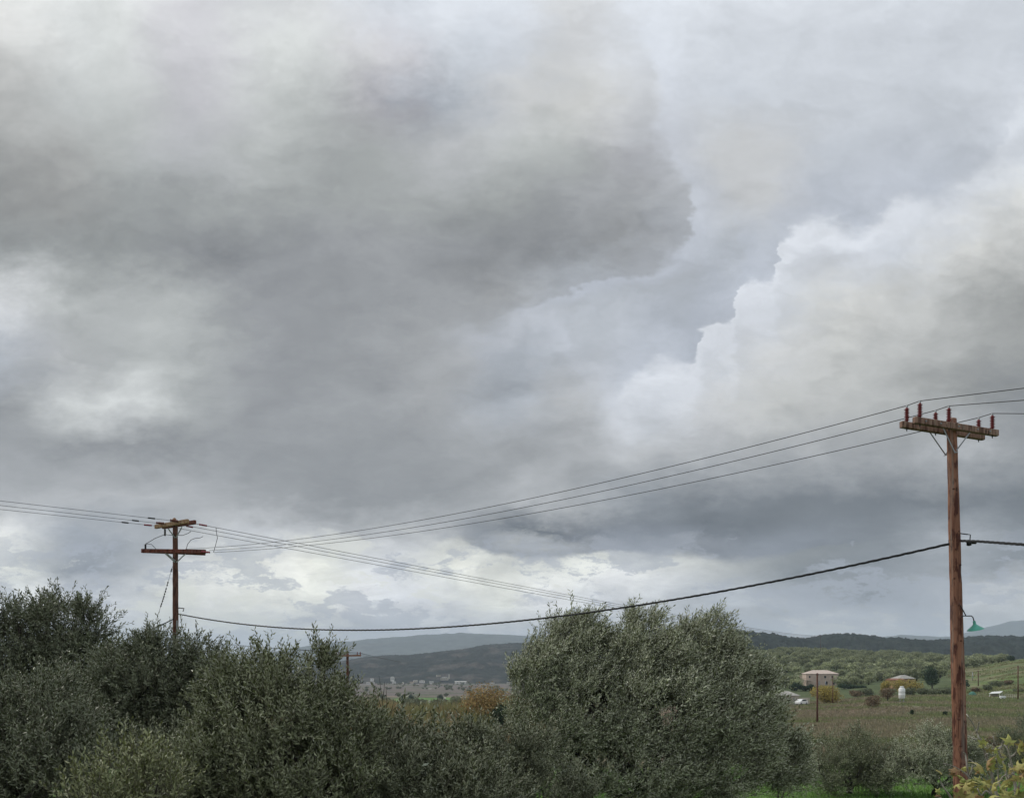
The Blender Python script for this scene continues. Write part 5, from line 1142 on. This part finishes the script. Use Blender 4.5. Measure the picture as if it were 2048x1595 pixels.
def smoothpts(pts, k=3):
    out = []
    for i in range(len(pts) - 1):
        p0 = pts[max(i - 1, 0)]; p1 = pts[i]; p2 = pts[i + 1]; p3 = pts[min(i + 2, len(pts) - 1)]
        for j in range(k):
            t = j / k; out.append(0.5 * ((2 * p1) + (p2 - p0) * t + (2 * p0 - 5 * p1 + 4 * p2 - p3) * t * t + (3 * p1 - p0 - 3 * p2 + p3) * t * t * t))
    return out + [pts[-1]]
rnf = random.Random(3)
for pts, dd in BR:
    L = len(pts); q_ = [P(x, y, dd + rnf.uniform(-.05, .05)) for x, y in pts]
    if pts[0][1] > 1650: q_ = [P(1995, 1800, 6.6)] + q_
    r0 = .021 if pts[0][1] > 1650 else .0095
    mb = MB(); s_ = smoothpts(q_); mb.tube(s_, [r0, r0 * .75, .0055, .0045], 6, wob=.08); mb.obj('branch', M['figbark'], fig, True)
def fig_leaf(seed):
    r = random.Random(seed); n = 21; out = []
    lobes = [(-2.15, .62), (-1.15, .88), (0, 1.0), (1.15, .88), (2.15, .62)]
    for i in range(n):
        a = -2.75 + 5.5 * i / (n - 1); v = 0.42
        for la, lr in lobes: v = max(v, lr * math.exp(-((a - la) / .33) ** 2))
        v *= r.uniform(.93, 1.07); out.append((math.sin(a) * v, math.cos(a) * v))
    V_ = [(0, 0, 0)]; mids = []
    cup = r.uniform(.3, .8)
    for x, y in out:
        V_.append((x * .55, y * .55, .10 - cup * .2 * (x * x + y * y)))
    for x, y in out:
        rr_ = x * x + y * y; V_.append((x, y, -cup * rr_ + r.uniform(-.17, .17)))
    f = [(0, 1 + i, 2 + i) for i in range(n - 1)]; q_ = [(1 + i, 1 + n + i, 2 + n + i, 2 + i) for i in range(n - 1)]
    mb = MB(); mb.add([(x * .085, y * .085, z * .085) for x, y, z in V_], f + q_)
    mb.tube([(0, 0, 0), (0, -.03, .005), (0, -.07, -.012)], .0022, 4)
    return mb
m, q, b, o = mat('fig_leaf'); oi = q.n('ShaderNodeObjectInfo'); tt2 = q.n('ShaderNodeTexCoord'); nn = q.noise(tt2.outputs['Object'], 30, 4, .6)
c = q.ramp(oi.outputs['Random'], [(0.0, (.34, .38, .11)), (.3, (.46, .45, .15)), (.5, (.48, .42, .16)), (.62, (.26, .32, .10)), (.8, (.40, .28, .13)), (1.0, (.26, .16, .085))])
c = q.mix(q.mr(nn, .55, .72), c, (.28, .17, .075, 1)); q.put(b.inputs['Base Color'], c); b.inputs['Roughness'].default_value = .6
tr = q.n('ShaderNodeBsdfTranslucent'); q.put(tr.inputs[0], c); mx = q.n('ShaderNodeMixShader'); mx.inputs[0].default_value = .3
q.t.links.new(b.outputs[0], mx.inputs[1]); q.t.links.new(tr.outputs[0], mx.inputs[2]); q.t.links.new(mx.outputs[0], o.inputs[0])
lm = [fig_leaf(i).mesh('leaf', m, True) for i in range(5)]
LS = [(1912, 1540, 6.4, .9), (1908, 1547, 6.4, .7), (1879, 1543, 6.2, .6), (1925, 1557, 6.35, 1.25), (1947, 1560, 6.35, 1.2), (1938, 1568, 6.3, 1.1), (1930, 1578, 6.25, 1.2), (1950, 1580, 6.25, 1.1), (1967, 1485, 6.75, .9), (1964, 1492, 6.75, .6),
      (1990, 1500, 6.9, .9), (1978, 1500, 6.8, .8), (2018, 1482, 6.6, 1.2), (1995, 1520, 6.6, 1.1), (1985, 1523, 6.6, .8), (1962, 1534, 6.5, 1.2), (1975, 1532, 6.5, 1.25), (1983, 1536, 6.5, .9), (1966, 1543, 6.5, .9), (2040, 1498, 6.5, 1.2), (2045, 1490, 6.5, 1.0),
      (2038, 1535, 6.4, 1.3), (2045, 1543, 6.4, 1.2), (2033, 1555, 6.4, 1.1), (2044, 1562, 6.4, 1.2), (1986, 1576, 6.2, 1.2), (2002, 1581, 6.2, 1.0), (1971, 1567, 6.3, .9), (2035, 1587, 6.2, 1.2), (2044, 1590, 6.2, 1.1), (1876, 1581, 6.1, .55), (1874, 1590, 6.1, .5),
      (1920, 1590, 6.2, 1.2), (1940, 1593, 6.2, 1.2), (1912, 1570, 6.25, .9), (1958, 1595, 6.1, 1.0), (2015, 1595, 6.1, 1.2), (1947, 1610, 6.1, 1.3), (1925, 1615, 6.1, 1.3), (1900, 1610, 6.1, 1.0), (1980, 1615, 6.1, 1.2), (2030, 1620, 6.1, 1.3), (2060, 1610, 6.2, 1.3), (2066, 1560, 6.4, 1.3), (2070, 1510, 6.5, 1.2), (2010, 1630, 6.2, 1.3), (1960, 1640, 6.2, 1.3),
      (2022, 1535, 6.9, .8), (2008, 1510, 7.0, .7), (1993, 1556, 6.8, .8), (2050, 1520, 6.9, 1.0), (1958, 1560, 6.8, .8), (2024, 1568, 6.7, .9)]
LS += [(rnf.uniform(1925, 2060), rnf.uniform(1530, 1640), rnf.uniform(6.0, 7.0), rnf.uniform(.6, 1.15)) for _ in range(34)]
for i, (x, y, dd, s) in enumerate(LS):
    o_ = meshobj('leaf', lm[i % 5], fig, P(x, y, dd) - fb_); s *= 0.82
    o_.rotation_euler = (rnf.uniform(.5, 1.7), rnf.uniform(-.6, .6), rnf.uniform(-1.2, 1.2) + (math.pi if i % 3 else 0)); o_.scale = (s, s, s)

# ================================================================= haze
hz = MB(); hz.box((0, 3000, 190), (14000, 20000, 580)); m = bpy.data.materials.new('haze'); m.use_nodes = True; m.node_tree.nodes.clear()
q = NG(m.node_tree); pv_ = q.n('ShaderNodeVolumePrincipled'); pv_.inputs['Density'].default_value = 1.0e-4; pv_.inputs['Color'].default_value = (0.74, 0.86, 1.0, 1); pv_.inputs['Anisotropy'].default_value = 0.0
oo = q.n('ShaderNodeOutputMaterial'); m.node_tree.links.new(pv_.outputs[0], oo.inputs['Volume'])
HZ = hz.obj('haze', m); tag(HZ, 'thin bluish haze filling the valley air', kind='stuff')
